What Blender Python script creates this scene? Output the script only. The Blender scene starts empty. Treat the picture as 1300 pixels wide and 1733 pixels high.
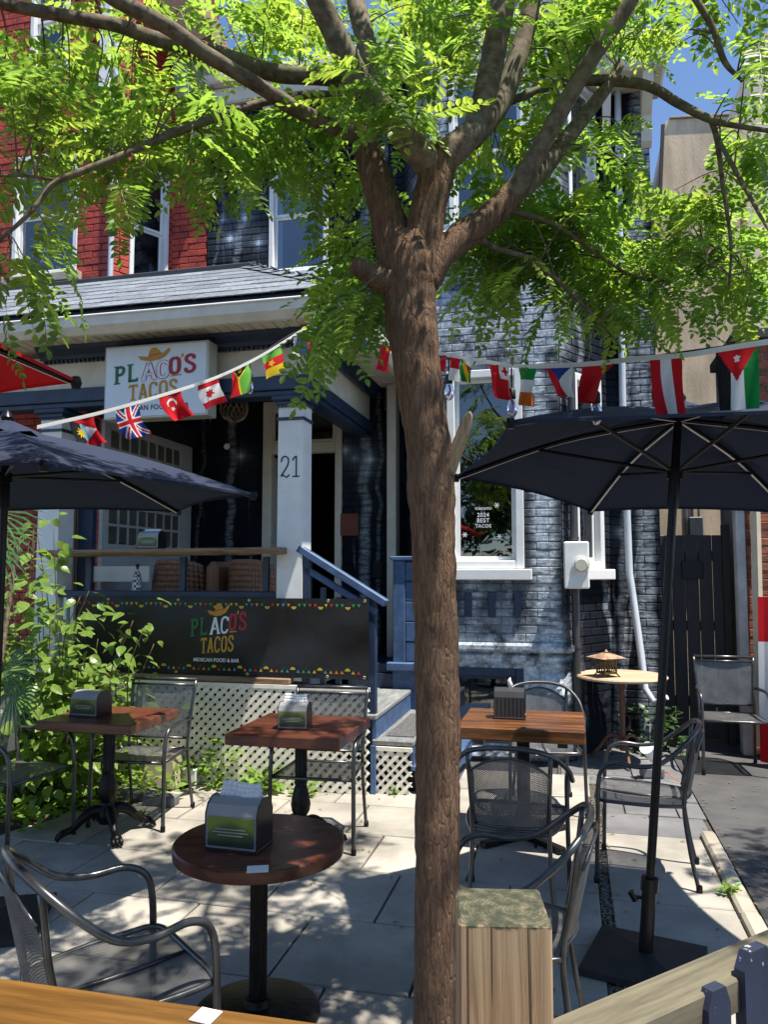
import bpy, math, random
import numpy as np
from mathutils import Matrix, Vector, noise as mnoise
random.seed(11)
rnd = random.Random(5)
SC = bpy.context.scene
COL = SC.collection
R = math.radians

# ---------------------------------------------------------------- camera
CAM_H, PITCH, FPX = 1.68, R(4.5), 1310.0
cd = bpy.data.cameras.new('camera'); cam = bpy.data.objects.new('camera', cd); COL.objects.link(cam)
cam.location = (0, 0, CAM_H); cam.rotation_euler = (R(90) + PITCH, 0, 0)
cd.sensor_fit = 'VERTICAL'; cd.sensor_height = 36; cd.lens = 36 * FPX / 1733
cd.clip_start = 0.05; cd.clip_end = 2000
SC.camera = cam
# ---------------------------------------------------------------- sky and sun
SUN_EL, SUN_DIR = R(71), Vector((0.82, -0.57, 0)).normalized()     # horizontal direction towards the sun
wd = bpy.data.worlds.new('World'); SC.world = wd; wd.use_nodes = True
wn = wd.node_tree.nodes; bg = wn['Background']
sky = wn.new('ShaderNodeTexSky'); sky.sky_type = 'NISHITA'; sky.sun_disc = False
sky.sun_elevation = SUN_EL; sky.sun_rotation = math.atan2(SUN_DIR.x, SUN_DIR.y)
sky.air_density = 1.0; sky.dust_density = 0.0; sky.ozone_density = 4.0; sky.altitude = 1500
wd.node_tree.links.new(sky.outputs[0], bg.inputs[0]); bg.inputs[1].default_value = 0.115
sd = bpy.data.lights.new('sun', 'SUN'); sd.energy = 5.0; sd.angle = R(0.53); sd.color = (1, 0.935, 0.83)
so = bpy.data.objects.new('sun', sd); COL.objects.link(so)
tow = Vector((SUN_DIR.x * math.cos(SUN_EL), SUN_DIR.y * math.cos(SUN_EL), math.sin(SUN_EL)))
so.rotation_euler = tow.to_track_quat('Z', 'Y').to_euler(); so.location = (3, -2, 9)
SC.view_settings.view_transform = 'Standard'; SC.view_settings.look = 'None'
SC.view_settings.exposure = 0.95; SC.view_settings.gamma = 1.0; SC.view_settings.use_curve_mapping = False
SC.cycles.max_bounces = 7; SC.cycles.diffuse_bounces = 4; SC.cycles.transparent_max_bounces = 10; SC.cycles.caustics_reflective = False; SC.cycles.caustics_refractive = False

# ---------------------------------------------------------------- measuring helpers
_c, _s = math.cos(PITCH), math.sin(PITCH)
def ray(px, py):
    dx = (px - 650) / FPX; up = (866.5 - py) / FPX
    return dx, _c - _s * up, _s + _c * up
def P(px, py, Y):
    d = ray(px, py); t = Y / d[1]; return Vector((d[0] * t, Y, CAM_H + d[2] * t))
def G(px, py, z=0.0):
    d = ray(px, py); t = (z - CAM_H) / d[2]; return Vector((d[0] * t, d[1] * t, z))
YAW = R(13.5)
UX, VX = Vector((math.cos(YAW), -math.sin(YAW), 0)), Vector((math.sin(YAW), math.cos(YAW), 0))
ORI = Vector((-0.674, 6.243, 0))
def W(u, v, z=0.0): return ORI + UX * u + VX * v + Vector((0, 0, z))
def H(p):
    q = Vector(p) - ORI; return Vector((q.dot(UX), q.dot(VX), p[2]))
def F(px, py, v):
    d = Vector(ray(px, py)); t = (v + ORI.dot(VX)) / d.dot(VX)
    return H(d * t + Vector((0, 0, CAM_H)))
def project(p):
    z = p[2] - CAM_H; fw = p[1] * _c + z * _s; up = -p[1] * _s + z * _c
    if fw < 0.05: return (-9999, -9999)
    return (650 + FPX * p[0] / fw, 866.5 - FPX * up / fw)

# ---------------------------------------------------------------- objects
def tag(o, label=None, cat=None, group=None, kind=None):
    if label: o['label'] = label
    if cat: o['category'] = cat
    if group: o['group'] = group
    if kind: o['kind'] = kind
    return o
def thing(name, label, cat, loc=(0, 0, 0), rz=0.0, group=None):
    o = bpy.data.objects.new(name, None); COL.objects.link(o); o.empty_display_size = 0.1
    o.location = loc; o.rotation_euler = (0, 0, rz)
    return tag(o, label, cat, group)
def hthing(name, label, cat, group=None):            # a thing whose parts are laid out in the house frame (u, v, z)
    return thing(name, label, cat, ORI, -YAW, group)
def link(name, me, parent=None, loc=None, rot=None, scale=None):
    o = bpy.data.objects.new(name, me); COL.objects.link(o)
    if parent: o.parent = parent
    if loc is not None: o.location = loc
    if rot is not None: o.rotation_euler = rot
    if scale is not None: o.scale = scale
    return o
def copy_tree(o, parent=None):
    c = o.copy(); COL.objects.link(c); c.parent = parent
    for ch in [x for x in COL.objects if x.parent == o]: copy_tree(ch, c)
    return c
def catmull(pts, n=6):
    pts = [np.array(p, float) for p in pts]
    Q = [2 * pts[0] - pts[1]] + pts + [2 * pts[-1] - pts[-2]]
    out = []
    for i in range(1, len(Q) - 2):
        a, b, c, d = Q[i - 1:i + 3]
        for k in range(n):
            t = k / n
            out.append(.5 * (2 * b + (c - a) * t + (2 * a - 5 * b + 4 * c - d) * t * t + (3 * b - a - 3 * c + d) * t ** 3))
    out.append(pts[-1]); return out

class MB:
    def __init__(s): s.v = []; s.f = []; s.m = []; s.mi = 0
    def quad(s, *p):
        b = len(s.v); s.v += [tuple(x) for x in p]; s.f.append(tuple(range(b, b + len(p)))); s.m.append(s.mi); return s
    def box(s, x0, x1, y0, y1, z0, z1, M=None, bev=0.0):
        if bev > 0:
            b = min(bev, .45 * min(x1 - x0, y1 - y0, z1 - z0)); base = len(s.v); idx = {}
            for X, sx in ((x0, 1), (x1, -1)):
                for Y, sy in ((y0, 1), (y1, -1)):
                    for Z, sz in ((z0, 1), (z1, -1)):
                        for ax in range(3):
                            p = [X + sx * b, Y + sy * b, Z + sz * b]; p[ax] = (X, Y, Z)[ax]
                            idx[(sx, sy, sz, ax)] = len(s.v); s.v.append(tuple(M @ Vector(p)) if M else tuple(p))
            for ax in range(3):
                a, c = [q for q in range(3) if q != ax]
                for sg in (1, -1):
                    def key(i, j):
                        k = [0, 0, 0]; k[ax] = sg; k[a] = i; k[c] = j; return idx[(k[0], k[1], k[2], ax)]
                    s.f.append((key(1, 1), key(-1, 1), key(-1, -1), key(1, -1))); s.m.append(s.mi)
            for ax in range(3):
                a, c = [q for q in range(3) if q != ax]
                for i in (1, -1):
                    for j in (1, -1):
                        def key(e, axx):
                            k = [0, 0, 0]; k[ax] = e; k[a] = i; k[c] = j; return idx[(k[0], k[1], k[2], axx)]
                        s.f.append((key(1, a), key(-1, a), key(-1, c), key(1, c))); s.m.append(s.mi)
            for sx in (1, -1):
                for sy in (1, -1):
                    for sz in (1, -1):
                        s.f.append(tuple(idx[(sx, sy, sz, q)] for q in range(3))); s.m.append(s.mi)
            return s
        b = len(s.v)
        for z in (z0, z1):
            for x, y in ((x0, y0), (x1, y0), (x1, y1), (x0, y1)):
                p = Vector((x, y, z)); s.v.append(tuple(M @ p) if M else tuple(p))
        for q in ((0, 3, 2, 1), (4, 5, 6, 7), (0, 1, 5, 4), (1, 2, 6, 5), (2, 3, 7, 6), (3, 0, 4, 7)):
            s.f.append(tuple(b + i for i in q)); s.m.append(s.mi)
        return s
    def tube(s, pts, rad, seg=8, cap=True, flat=1.0):
        pts = [Vector(p) for p in pts]; n = len(pts)
        if not hasattr(rad, '__len__'): rad = [rad] * n
        b = len(s.v); N = None
        for i, p in enumerate(pts):
            t = (pts[min(i + 1, n - 1)] - pts[max(i - 1, 0)])
            t = t.normalized() if t.length > 1e-9 else Vector((0, 0, 1))
            if N is None:
                N = t.cross(Vector((0, 0, 1)) if abs(t.z) < .9 else Vector((0, 1, 0))).normalized()
            else:
                N = (N - t * N.dot(t)); N = N.normalized() if N.length > 1e-6 else t.orthogonal().normalized()
            B = t.cross(N)
            for k in range(seg):
                a = 2 * math.pi * k / seg
                s.v.append(tuple(p + (N * math.cos(a) + B * math.sin(a) * flat) * rad[i]))
        for i in range(n - 1):
            for k in range(seg):
                k2 = (k + 1) % seg
                s.f.append((b + i * seg + k, b + i * seg + k2, b + (i + 1) * seg + k2, b + (i + 1) * seg + k)); s.m.append(s.mi)
        if cap:
            s.f.append(tuple(b + k for k in range(seg))[::-1]); s.m.append(s.mi)
            s.f.append(tuple(b + (n - 1) * seg + k for k in range(seg))); s.m.append(s.mi)
        return s
    def lathe(s, prof, seg=24, c=(0, 0, 0), flute=0.0):
        b = len(s.v)
        for r_, z in prof:
            for k in range(seg):
                a = 2 * math.pi * k / seg; rr = r_ * (1 - (flute if k % 2 else 0))
                s.v.append((c[0] + rr * math.cos(a), c[1] + rr * math.sin(a), c[2] + z))
        n = len(prof)
        for i in range(n - 1):
            for k in range(seg):
                k2 = (k + 1) % seg
                s.f.append((b + i * seg + k, b + i * seg + k2, b + (i + 1) * seg + k2, b + (i + 1) * seg + k)); s.m.append(s.mi)
        s.f.append(tuple(b + k for k in range(seg))[::-1]); s.m.append(s.mi)
        s.f.append(tuple(b + (n - 1) * seg + k for k in range(seg))); s.m.append(s.mi)
        return s
    def prism(s, poly, d0, d1, fr):       # poly of (a, b); fr(a, b, d) -> point
        b = len(s.v); n = len(poly)
        for d in (d0, d1): s.v += [tuple(fr(a, q, d)) for a, q in poly]
        s.f.append(tuple(range(b, b + n))); s.m.append(s.mi)
        s.f.append(tuple(range(b + 2 * n - 1, b + n - 1, -1))); s.m.append(s.mi)
        for i in range(n):
            j = (i + 1) % n; s.f.append((b + i, b + n + i, b + n + j, b + j)); s.m.append(s.mi)
        return s
    def mesh(s, name, mats, smooth=False):
        me = bpy.data.meshes.new(name); me.from_pydata(s.v, [], s.f)
        if not isinstance(mats, (list, tuple)): mats = [mats]
        for m in mats: me.materials.append(m)
        if len(mats) > 1: me.polygons.foreach_set('material_index', s.m)
        if smooth:
            me.polygons.foreach_set('use_smooth', [True] * len(me.polygons))
            if smooth == 'auto':
                try: me.set_sharp_from_angle(angle=R(38))
                except Exception: pass
        me.update(); return me
    def build(s, name, mats, parent=None, smooth=False):
        return link(name, s.mesh(name, mats, smooth), parent)

# ---------------------------------------------------------------- materials
MATS = {}
class NT:
    def __init__(s, name):
        s.m = bpy.data.materials.new(name); s.m.use_nodes = True; s.t = s.m.node_tree; s.n = s.t.nodes
        s.b = s.n['Principled BSDF']; s.out = s.n['Material Output']
    def node(s, typ, **kw):
        n = s.n.new(typ)
        for k, v in kw.items(): setattr(n, k, v)
        return n
    def put(s, sock, v):
        if isinstance(v, bpy.types.NodeSocket): s.t.links.new(v, sock)
        elif isinstance(v, (tuple, list)) and len(v) == 3 and sock.type == 'RGBA': sock.default_value = (*v, 1)
        else: sock.default_value = v
    def math(s, op, a, b=None, c=None, clamp=False):
        n = s.node('ShaderNodeMath', operation=op, use_clamp=clamp)
        for i, v in enumerate((a, b, c)):
            if v is not None: s.put(n.inputs[i], v)
        return n.outputs[0]
    def pos(s): return s.node('ShaderNodeNewGeometry').outputs['Position']
    def obj(s): return s.node('ShaderNodeTexCoord').outputs['Object']
    def dot(s, v, d):
        n = s.node('ShaderNodeVectorMath', operation='DOT_PRODUCT'); s.put(n.inputs[0], v); n.inputs[1].default_value = d; return n.outputs['Value']
    def map(s, v, sc=(1, 1, 1), rot=(0, 0, 0)):
        n = s.node('ShaderNodeMapping'); s.put(n.inputs[0], v); n.inputs['Scale'].default_value = sc; n.inputs['Rotation'].default_value = rot; return n.outputs[0]
    def comb(s, x, y, z):
        n = s.node('ShaderNodeCombineXYZ')
        for i, v in enumerate((x, y, z)): s.put(n.inputs[i], v)
        return n.outputs[0]
    def noise(s, v, scale=5, detail=4, rough=.55, dist=0.0):
        n = s.node('ShaderNodeTexNoise'); s.put(n.inputs['Vector'], v); n.inputs['Scale'].default_value = scale
        n.inputs['Detail'].default_value = detail; n.inputs['Roughness'].default_value = rough; n.inputs['Distortion'].default_value = dist
        return n.outputs['Fac']
    def voro(s, v, scale=5, feature='F1', out='Distance'):
        n = s.node('ShaderNodeTexVoronoi', feature=feature); s.put(n.inputs['Vector'], v); n.inputs['Scale'].default_value = scale; return n.outputs[out]
    def ramp(s, f, a, b, lo=0.0, hi=1.0):
        n = s.node('ShaderNodeMapRange', interpolation_type='SMOOTHSTEP'); s.put(n.inputs[0], f)
        for i, v in enumerate((a, b, lo, hi)): n.inputs[i + 1].default_value = v
        return n.outputs[0]
    def mix(s, f, a, b, blend='MIX'):
        n = s.node('ShaderNodeMix', data_type='RGBA', blend_type=blend); s.put(n.inputs[0], f); s.put(n.inputs[6], a); s.put(n.inputs[7], b); return n.outputs[2]
    def bump(s, h, strength=.3, dist=.01):
        n = s.node('ShaderNodeBump'); s.put(n.inputs['Height'], h); n.inputs['Strength'].default_value = strength; n.inputs['Distance'].default_value = dist
        s.t.links.new(n.outputs[0], s.b.inputs['Normal'])
    def rand(s): return s.node('ShaderNodeObjectInfo').outputs['Random']
    def fin(s, col=None, rough=None, metal=None, spec=None):
        if col is not None: s.put(s.b.inputs['Base Color'], col)
        if rough is not None: s.put(s.b.inputs['Roughness'], rough)
        if metal is not None: s.b.inputs['Metallic'].default_value = metal
        if spec is not None: s.b.inputs['Specular IOR Level'].default_value = spec
        return s.m
def dk(c, k): return tuple(x * k for x in c)
def simple(name, col, rough=.6, metal=0.0, amt=.18, scale=6, bump=0.0, bscale=60, spec=None, world=True, stretch=(1, 1, 1), orand=0.0):
    if name in MATS: return MATS[name]
    t = NT(name); v = t.map(t.pos() if world else t.obj(), stretch)
    n = t.noise(v, scale, 5, .6)
    c = t.mix(t.ramp(n, .3, .7), dk(col, 1 - amt), dk(col, 1 + amt))
    if orand:
        r_ = t.math('MULTIPLY_ADD', t.rand(), 2 * orand, 1 - orand)
        c = t.mix(1.0, c, t.comb(r_, r_, r_), 'MULTIPLY')
    if bump: t.bump(t.noise(v, bscale, 4), bump, .006)
    t.fin(c, rough, metal, spec); MATS[name] = t.m; return t.m
def wood(name, c1, c2, rough=.5, axis=0, scale=1.0, orand=.12):
    if name in MATS: return MATS[name]
    t = NT(name); st = [14.0, 14.0, 14.0]; st[axis] = 1.2
    v = t.map(t.obj(), [q * scale for q in st])
    n1 = t.noise(v, 2.2, 6, .62, .6); n2 = t.noise(v, 9, 3, .6)
    f = t.math('MULTIPLY_ADD', n2, .35, t.math('MULTIPLY', n1, .75))
    c = t.mix(t.ramp(f, .32, .78), c1, c2)
    r_ = t.math('MULTIPLY_ADD', t.rand(), 2 * orand, 1 - orand)
    c = t.mix(1.0, c, t.comb(r_, r_, r_), 'MULTIPLY')
    t.bump(f, .25, .004); t.fin(c, t.ramp(n1, .2, .8, rough * .8, min(1, rough * 1.25))); MATS[name] = t.m; return t.m
def leafmat(name, c1, c2, tr, trmix=.45, rough=.42):
    if name in MATS: return MATS[name]
    t = NT(name); n = t.noise(t.pos(), 7, 3); n2 = t.noise(t.pos(), 60, 2)
    f = t.math('MULTIPLY_ADD', n2, .5, t.math('MULTIPLY', n, .6))
    col = t.mix(t.ramp(f, .3, .75), c1, c2); t.fin(col, rough)
    tb = t.node('ShaderNodeBsdfTranslucent'); t.put(tb.inputs['Color'], t.mix(t.ramp(f, .3, .75), dk(tr, .75), dk(tr, 1.2)))
    ms = t.node('ShaderNodeMixShader'); ms.inputs[0].default_value = trmix
    t.t.links.new(t.b.outputs[0], ms.inputs[1]); t.t.links.new(tb.outputs[0], ms.inputs[2]); t.t.links.new(ms.outputs[0], t.out.inputs[0])
    MATS[name] = t.m; return t.m
def cloth(name, col, tr=.25, rough=.85):
    if name in MATS: return MATS[name]
    t = NT(name); n = t.noise(t.pos(), 14, 4)
    c = t.mix(n, dk(col, .88), dk(col, 1.1)); t.fin(c, rough, spec=.2)
    if tr > 0:
        tb = t.node('ShaderNodeBsdfTranslucent'); t.put(tb.inputs['Color'], c)
        ms = t.node('ShaderNodeMixShader'); ms.inputs[0].default_value = tr
        t.t.links.new(t.b.outputs[0], ms.inputs[1]); t.t.links.new(tb.outputs[0], ms.inputs[2]); t.t.links.new(ms.outputs[0], t.out.inputs[0])
    MATS[name] = t.m; return t.m
def glass(name, tint=(.55, .6, .62), refl=1.0):
    if name in MATS: return MATS[name]
    t = NT(name); tr = t.node('ShaderNodeBsdfTransparent'); tr.inputs[0].default_value = (*tint, 1)
    gl = t.node('ShaderNodeBsdfGlossy'); gl.inputs['Roughness'].default_value = .015
    fr = t.node('ShaderNodeFresnel'); fr.inputs[0].default_value = 1.7
    nb = t.node('ShaderNodeBump'); t.put(nb.inputs['Height'], t.noise(t.pos(), 1.3, 2)); nb.inputs['Strength'].default_value = .12; nb.inputs['Distance'].default_value = .05
    t.t.links.new(nb.outputs[0], gl.inputs['Normal'])
    ms = t.node('ShaderNodeMixShader'); t.put(ms.inputs[0], t.math('MULTIPLY', fr.outputs[0], refl, clamp=True))
    t.t.links.new(tr.outputs[0], ms.inputs[1]); t.t.links.new(gl.outputs[0], ms.inputs[2]); t.t.links.new(ms.outputs[0], t.out.inputs[0])
    t.n.remove(t.b); MATS[name] = t.m; return t.m

NAVY = simple('navy_paint', (.018, .035, .075), .45, amt=.25, bump=.1)
BLUE = simple('blue_paint', (.055, .105, .215), .55, amt=.28, scale=9, bump=.15)
CREAM = simple('cream_paint', (.70, .66, .56), .55, amt=.08, bump=.08, bscale=30)
SOFFIT = simple('soffit_paint', (.66, .61, .50), .6, amt=.07)
WHITE = simple('white_paint', (.74, .75, .74), .45, amt=.05, bump=.05)
GREYWHITE = simple('grey_white_paint', (.78, .78, .76), .5, amt=.06)
BLACKM = simple('black_metal', (.012, .012, .014), .32, .6, amt=.2)
CHAIRM = simple('chair_metal', (.09, .09, .092), .30, .75, amt=.25, scale=12)
MESHM = simple('chair_mesh_metal', (.17, .172, .175), .42, .6, amt=.2, scale=12)
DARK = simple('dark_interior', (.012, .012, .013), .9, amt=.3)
PANE = glass('window_glass', refl=1.9)
PANE2 = glass('upper_window_glass', (.35, .4, .45), 2.6)
# ================================================================ SETTING: ground
def concrete(name, col):
    t = NT(name); p = t.pos()
    n1 = t.noise(p, 1.7, 5, .6); n2 = t.noise(p, 90, 3, .7); n3 = t.noise(p, 9, 4, .6)
    c = t.mix(t.ramp(n1, .3, .72), dk(col, .66), dk(col, 1.16))
    c = t.mix(t.ramp(n2, .55, .75), c, dk(col, .6)); c = t.mix(t.ramp(n3, .6, .78, 0, .5), c, dk(col, .7))
    spots = t.voro(p, 5.5); c = t.mix(t.ramp(spots, .02, .045, .55, 0), c, (.06, .055, .05))
    r_ = t.math('MULTIPLY_ADD', t.rand(), .22, .89); c = t.mix(1.0, c, t.comb(r_, r_, r_), 'MULTIPLY')
    t.bump(t.math('MULTIPLY_ADD', n3, .4, n2), .35, .003); return t.fin(c, .88, spec=.25)
CONC = concrete('patio_concrete', (.355, .33, .285)); CONC2 = concrete('grey_flagstone', (.17, .17, .175)); KERB = concrete('kerb_concrete', (.40, .36, .29))
ASPH = concrete('dark_asphalt', (.075, .074, .074))
SOIL = simple('garden_soil', (.05, .035, .022), .95, amt=.5, scale=18, bump=.8, bscale=40)
JOINT = simple('joint_grit', (.07, .062, .05), .95, amt=.5, scale=60, bump=.8, bscale=150)
g = MB().quad((-400, -400, -.05), (400, -400, -.05), (400, 400, -.05), (-400, 400, -.05)).build('ground', ASPH); tag(g, kind='structure')
pt = hthing('patio', None, None); tag(pt, kind='structure')
MB().box(-9, 2.97, -9, .5, -.046, -.02).build('joint_bed', JOINT, pt)
# paving slabs, each its own piece
def slab_mesh(name, m):
    return MB().box(-.5, .5, -.5, .5, -.04, 0, bev=.006).mesh(name, m)
SLAB, FLAG = slab_mesh('paving_slab', CONC), slab_mesh('flagstone', CONC2)
rows, size = [], .607
v = -6.4; k = 0
while v < .42:
    off = (.0, .31, .07, .42, .15, .26)[k % 6]; u = -3.4 + off
    while u < 2.24:
        a, b = u, min(u + size, 2.235)
        cu, cv = (a + b) / 2, v + size / 2
        if b - a > .1 and not (cu < -1.45 + (cv + 1.5) * -.0 and cv > -1.3 and cu < -.95) and not (cu < -.75 and cv > -.55):
            link('paving_slab', SLAB, pt, (cu, cv, rnd.uniform(-.004, .002)), (rnd.uniform(-.004, .004), rnd.uniform(-.004, .004), rnd.uniform(-.004, .004)), (b - a - .012, size - .012, 1))
        u += size
    v += size; k += 1
v = -6.4
for j, L in enumerate((1.2, 1.2, 1.15, 1.25, 1.06)):
    if v < -.35:
        link('paving_slab', SLAB, pt, (2.29 + .30, v + L / 2, 0), (0, 0, rnd.uniform(-.004, .004)), (.59, L - .014, 1))
    v += L
gs = MB()
for i in range(900):
    x, y = rnd.uniform(2.236, 2.292), rnd.uniform(-3.2, .3); s_ = rnd.uniform(.003, .008)
    gs.box(x - s_, x + s_, y - s_, y + s_, -.02, -.016 + rnd.uniform(0, .012), Matrix.Translation((0, 0, 0)))
tag(gs.build('joint_gravel', simple('gravel', (.16, .15, .13), .9, amt=.6, scale=80), pt), kind='stuff')
MB().box(2.232, 2.296, -3.4, .3, -.03, -.018).build('joint_strip', SOIL, pt)
ab = hthing('alley_paving', None, None); tag(ab, kind='structure')
MB().box(1.98, 3.0, -.62, 9, -.046, -.022).build('alley_bed', JOINT, ab)
MB().box(3.004, 12, -9, 9, -.046, -.004).build('asphalt', ASPH, ab)
vv = -4.55
while vv < 3.2:
    hh = rnd.choice((.30, .38, .45))
    if vv < -.54 < vv + hh: hh = -.54 - vv + .0001
    uu = 2.0 + rnd.uniform(-.2, 0) if vv > -.55 else 3.03
    while uu < 2.95 and vv > -.55:
        ww = min(rnd.choice((.36, .5, .62)), 3.0 - uu); a = max(uu, 2.0)
        if uu + ww - a > .08 and not (uu + ww < 2.36 and vv < .3):
            if a < 2.3 and vv < .3: a = 2.3
            link('flagstone', FLAG, ab, ((a + uu + ww) / 2, vv + hh / 2, -.006 + rnd.uniform(-.004, .004)), (rnd.uniform(-.006, .006), rnd.uniform(-.006, .006), 0), (uu + ww - a - .012, hh - .012, 1))
        uu += ww
    vv += hh
kb = hthing('kerb', None, None); tag(kb, kind='structure')
v = -4.2
for L in (.62, .7, .55, .66, .6, .62, .55):
    if v + L < -.25:
        m = MB(); m.box(2.895, 2.985, v + .004, v + L - .004, -.05, .028 + rnd.uniform(-.006, .006), bev=.015)
        o = m.build('kerb_stone', KERB, kb)
    v += L
gb = hthing('garden_bed', None, None); tag(gb, kind='structure')
gm = MB(); NX, NY = 34, 26
def gz(u, v):
    return -.01 + .05 * mnoise.noise(Vector((u * 2.3, v * 2.3, .3))) + .02 * mnoise.noise(Vector((u * 9, v * 9, 3)))
for i in range(NX):
    for j in range(NY):
        q = []
        for a, b in ((i, j), (i + 1, j), (i + 1, j + 1), (i, j + 1)):
            u, v = -4.5 + a * 3.4 / NX, -2.2 + b * 2.3 / NY
            q.append((u, v, gz(u, v) - (.0 if (u < -1.35 - (v + 1) * -.2) else .03)))
        gm.quad(*q)
gm.build('soil', SOIL, gb, True)

# ================================================================ mural paint
def mural(name, red=False):
    t = NT(name); p = t.pos()
    u = t.math('SUBTRACT', t.dot(p, tuple(UX)), ORI.dot(UX)); vv_ = t.math('SUBTRACT', t.dot(p, tuple(VX)), ORI.dot(VX)); z = t.dot(p, (0, 0, 1))
    uz = t.comb(u, z, 0)
    wob = t.math('MULTIPLY', t.math('SUBTRACT', t.noise(t.comb(0, z, 0), 1.6, 2), .5), .22)
    band = t.noise(t.comb(t.math('MULTIPLY', u, 5), t.math('MULTIPLY', z, 26), 0), 1.0, 4, .65)
    rough = t.noise(uz, 22, 5, .7); big = t.noise(uz, 1.6, 4, .6)
    base = t.mix(t.ramp(big, .35, .75), (.004, .005, .008), (.014, .019, .033))
    tot = None
    for u0, w, lean, br in ((-1.60, .06, .02, .42), (-2.02, .03, .06, .2), (-.02, .075, .0, .5), (.12, .03, .02, .25), (.30, .04, -.02, .3), (1.90, .15, -.035, 1.3), (1.55, .05, .04, .5),
                            (1.22, .13, .03, .75), (.93, .06, -.02, .6), (2.62, .06, .05, .62), (2.84, .11, .01, .62), (2.45, .04, -.09, .4), (2.72, .02, .12, .4)):
        d = t.math('DIVIDE', t.math('ABSOLUTE', t.math('SUBTRACT', t.math('SUBTRACT', u, t.math('MULTIPLY_ADD', z, lean, u0 - lean * 1.5)), wob)), w)
        m = t.math('MULTIPLY', t.ramp(d, .25, 1.05, 1, 0), br); tot = m if tot is None else t.math('MAXIMUM', tot, m)
    thin = t.noise(t.comb(t.math('MULTIPLY', t.math('ADD', u, t.math('MULTIPLY', wob, .6)), 16), t.math('MULTIPLY', z, .9), 0), 1.0, 3, .6)
    tot = t.math('MAXIMUM', tot, t.math('MULTIPLY', t.ramp(thin, .6, .72), .22))
    tot = t.math('MULTIPLY', tot, t.ramp(band, .34, .6, .18, 1))
    # pale misty wash across the bay, strongest high up and again near the ground
    bay = t.math('MULTIPLY', t.ramp(u, .4, .9), t.ramp(u, 2.25, 1.95)); hi = t.ramp(z, 3.4, 3.9, .0, .85); lo = t.ramp(z, 1.4, .9, 0, 1.0)
    mid_ = t.math('MULTIPLY', t.ramp(t.noise(uz, 1.3, 3), .42, .6), .4)
    mist = t.math('MULTIPLY', t.math('MULTIPLY', bay, t.math('MAXIMUM', mid_, t.math('MAXIMUM', hi, lo))), t.ramp(t.noise(uz, 5, 5, .7), .34, .58))
    tot = t.math('MAXIMUM', tot, mist)
    base = t.mix(t.math('MULTIPLY', bay, .8), base, (.06, .07, .085))
    col = t.mix(tot, base, t.mix(t.ramp(rough, .4, .65), (.36, .42, .48), (.66, .71, .75)))
    gl = None
    for px, py, v_, s_ in ((415, 370, 2.1, 1), (390, 405, 2.1, 1), (438, 412, 2.1, .7), (378, 372, 2.1, .4), (430, 335, 2.1, .6), (408, 772, 2.1, .6), (585, 762, 2.1, .7), (626, 778, 2.1, .8), (600, 775, 2.1, .3), (622, 800, 2.1, .3), (1050, 900, 2.1, .3)):
        q = F(px, py, v_); du = t.math('ABSOLUTE', t.math('SUBTRACT', u, q.x)); dz = t.math('ABSOLUTE', t.math('SUBTRACT', z, q.z))
        r2 = t.math('ADD', t.math('MULTIPLY', du, du), t.math('MULTIPLY', dz, dz))
        core = t.math('DIVIDE', .0009 * s_, t.math('ADD', r2, .0008))
        cr = t.math('DIVIDE', .00035 * s_, t.math('ADD', t.math('MULTIPLY', t.math('MULTIPLY', du, dz), 9), t.math('ADD', t.math('MULTIPLY', r2, .12), .0005)))
        m = t.math('ADD', core, cr); gl = m if gl is None else t.math('ADD', gl, m)
    col = t.mix(t.math('MINIMUM', gl, 1.0), col, (.55, .68, .8))
    wear = t.ramp(t.noise(uz, 34, 5, .75), .66, .74, 0, .55); col = t.mix(wear, col, (.10, .075, .065))
    t.bump(t.noise(p, 45, 5, .65), .6, .006); return t.fin(col, .8, spec=.12)
MURAL = mural('mural_paint')
MORTARD = MURAL
REDB = simple('red_painted_brick', (.36, .045, .026), .62, amt=.35, scale=5, bump=.7, bscale=38, orand=.1)
REDM = simple('red_painted_mortar', (.15, .013, .01), .8, amt=.25, bump=.5)
BRK = simple('bare_red_brick', (.30, .10, .06), .85, amt=.3, scale=12, bump=.6, bscale=50, orand=.3)
MORTAR = simple('grey_mortar', (.36, .33, .29), .95, amt=.15)
STONE = MURAL

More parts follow.
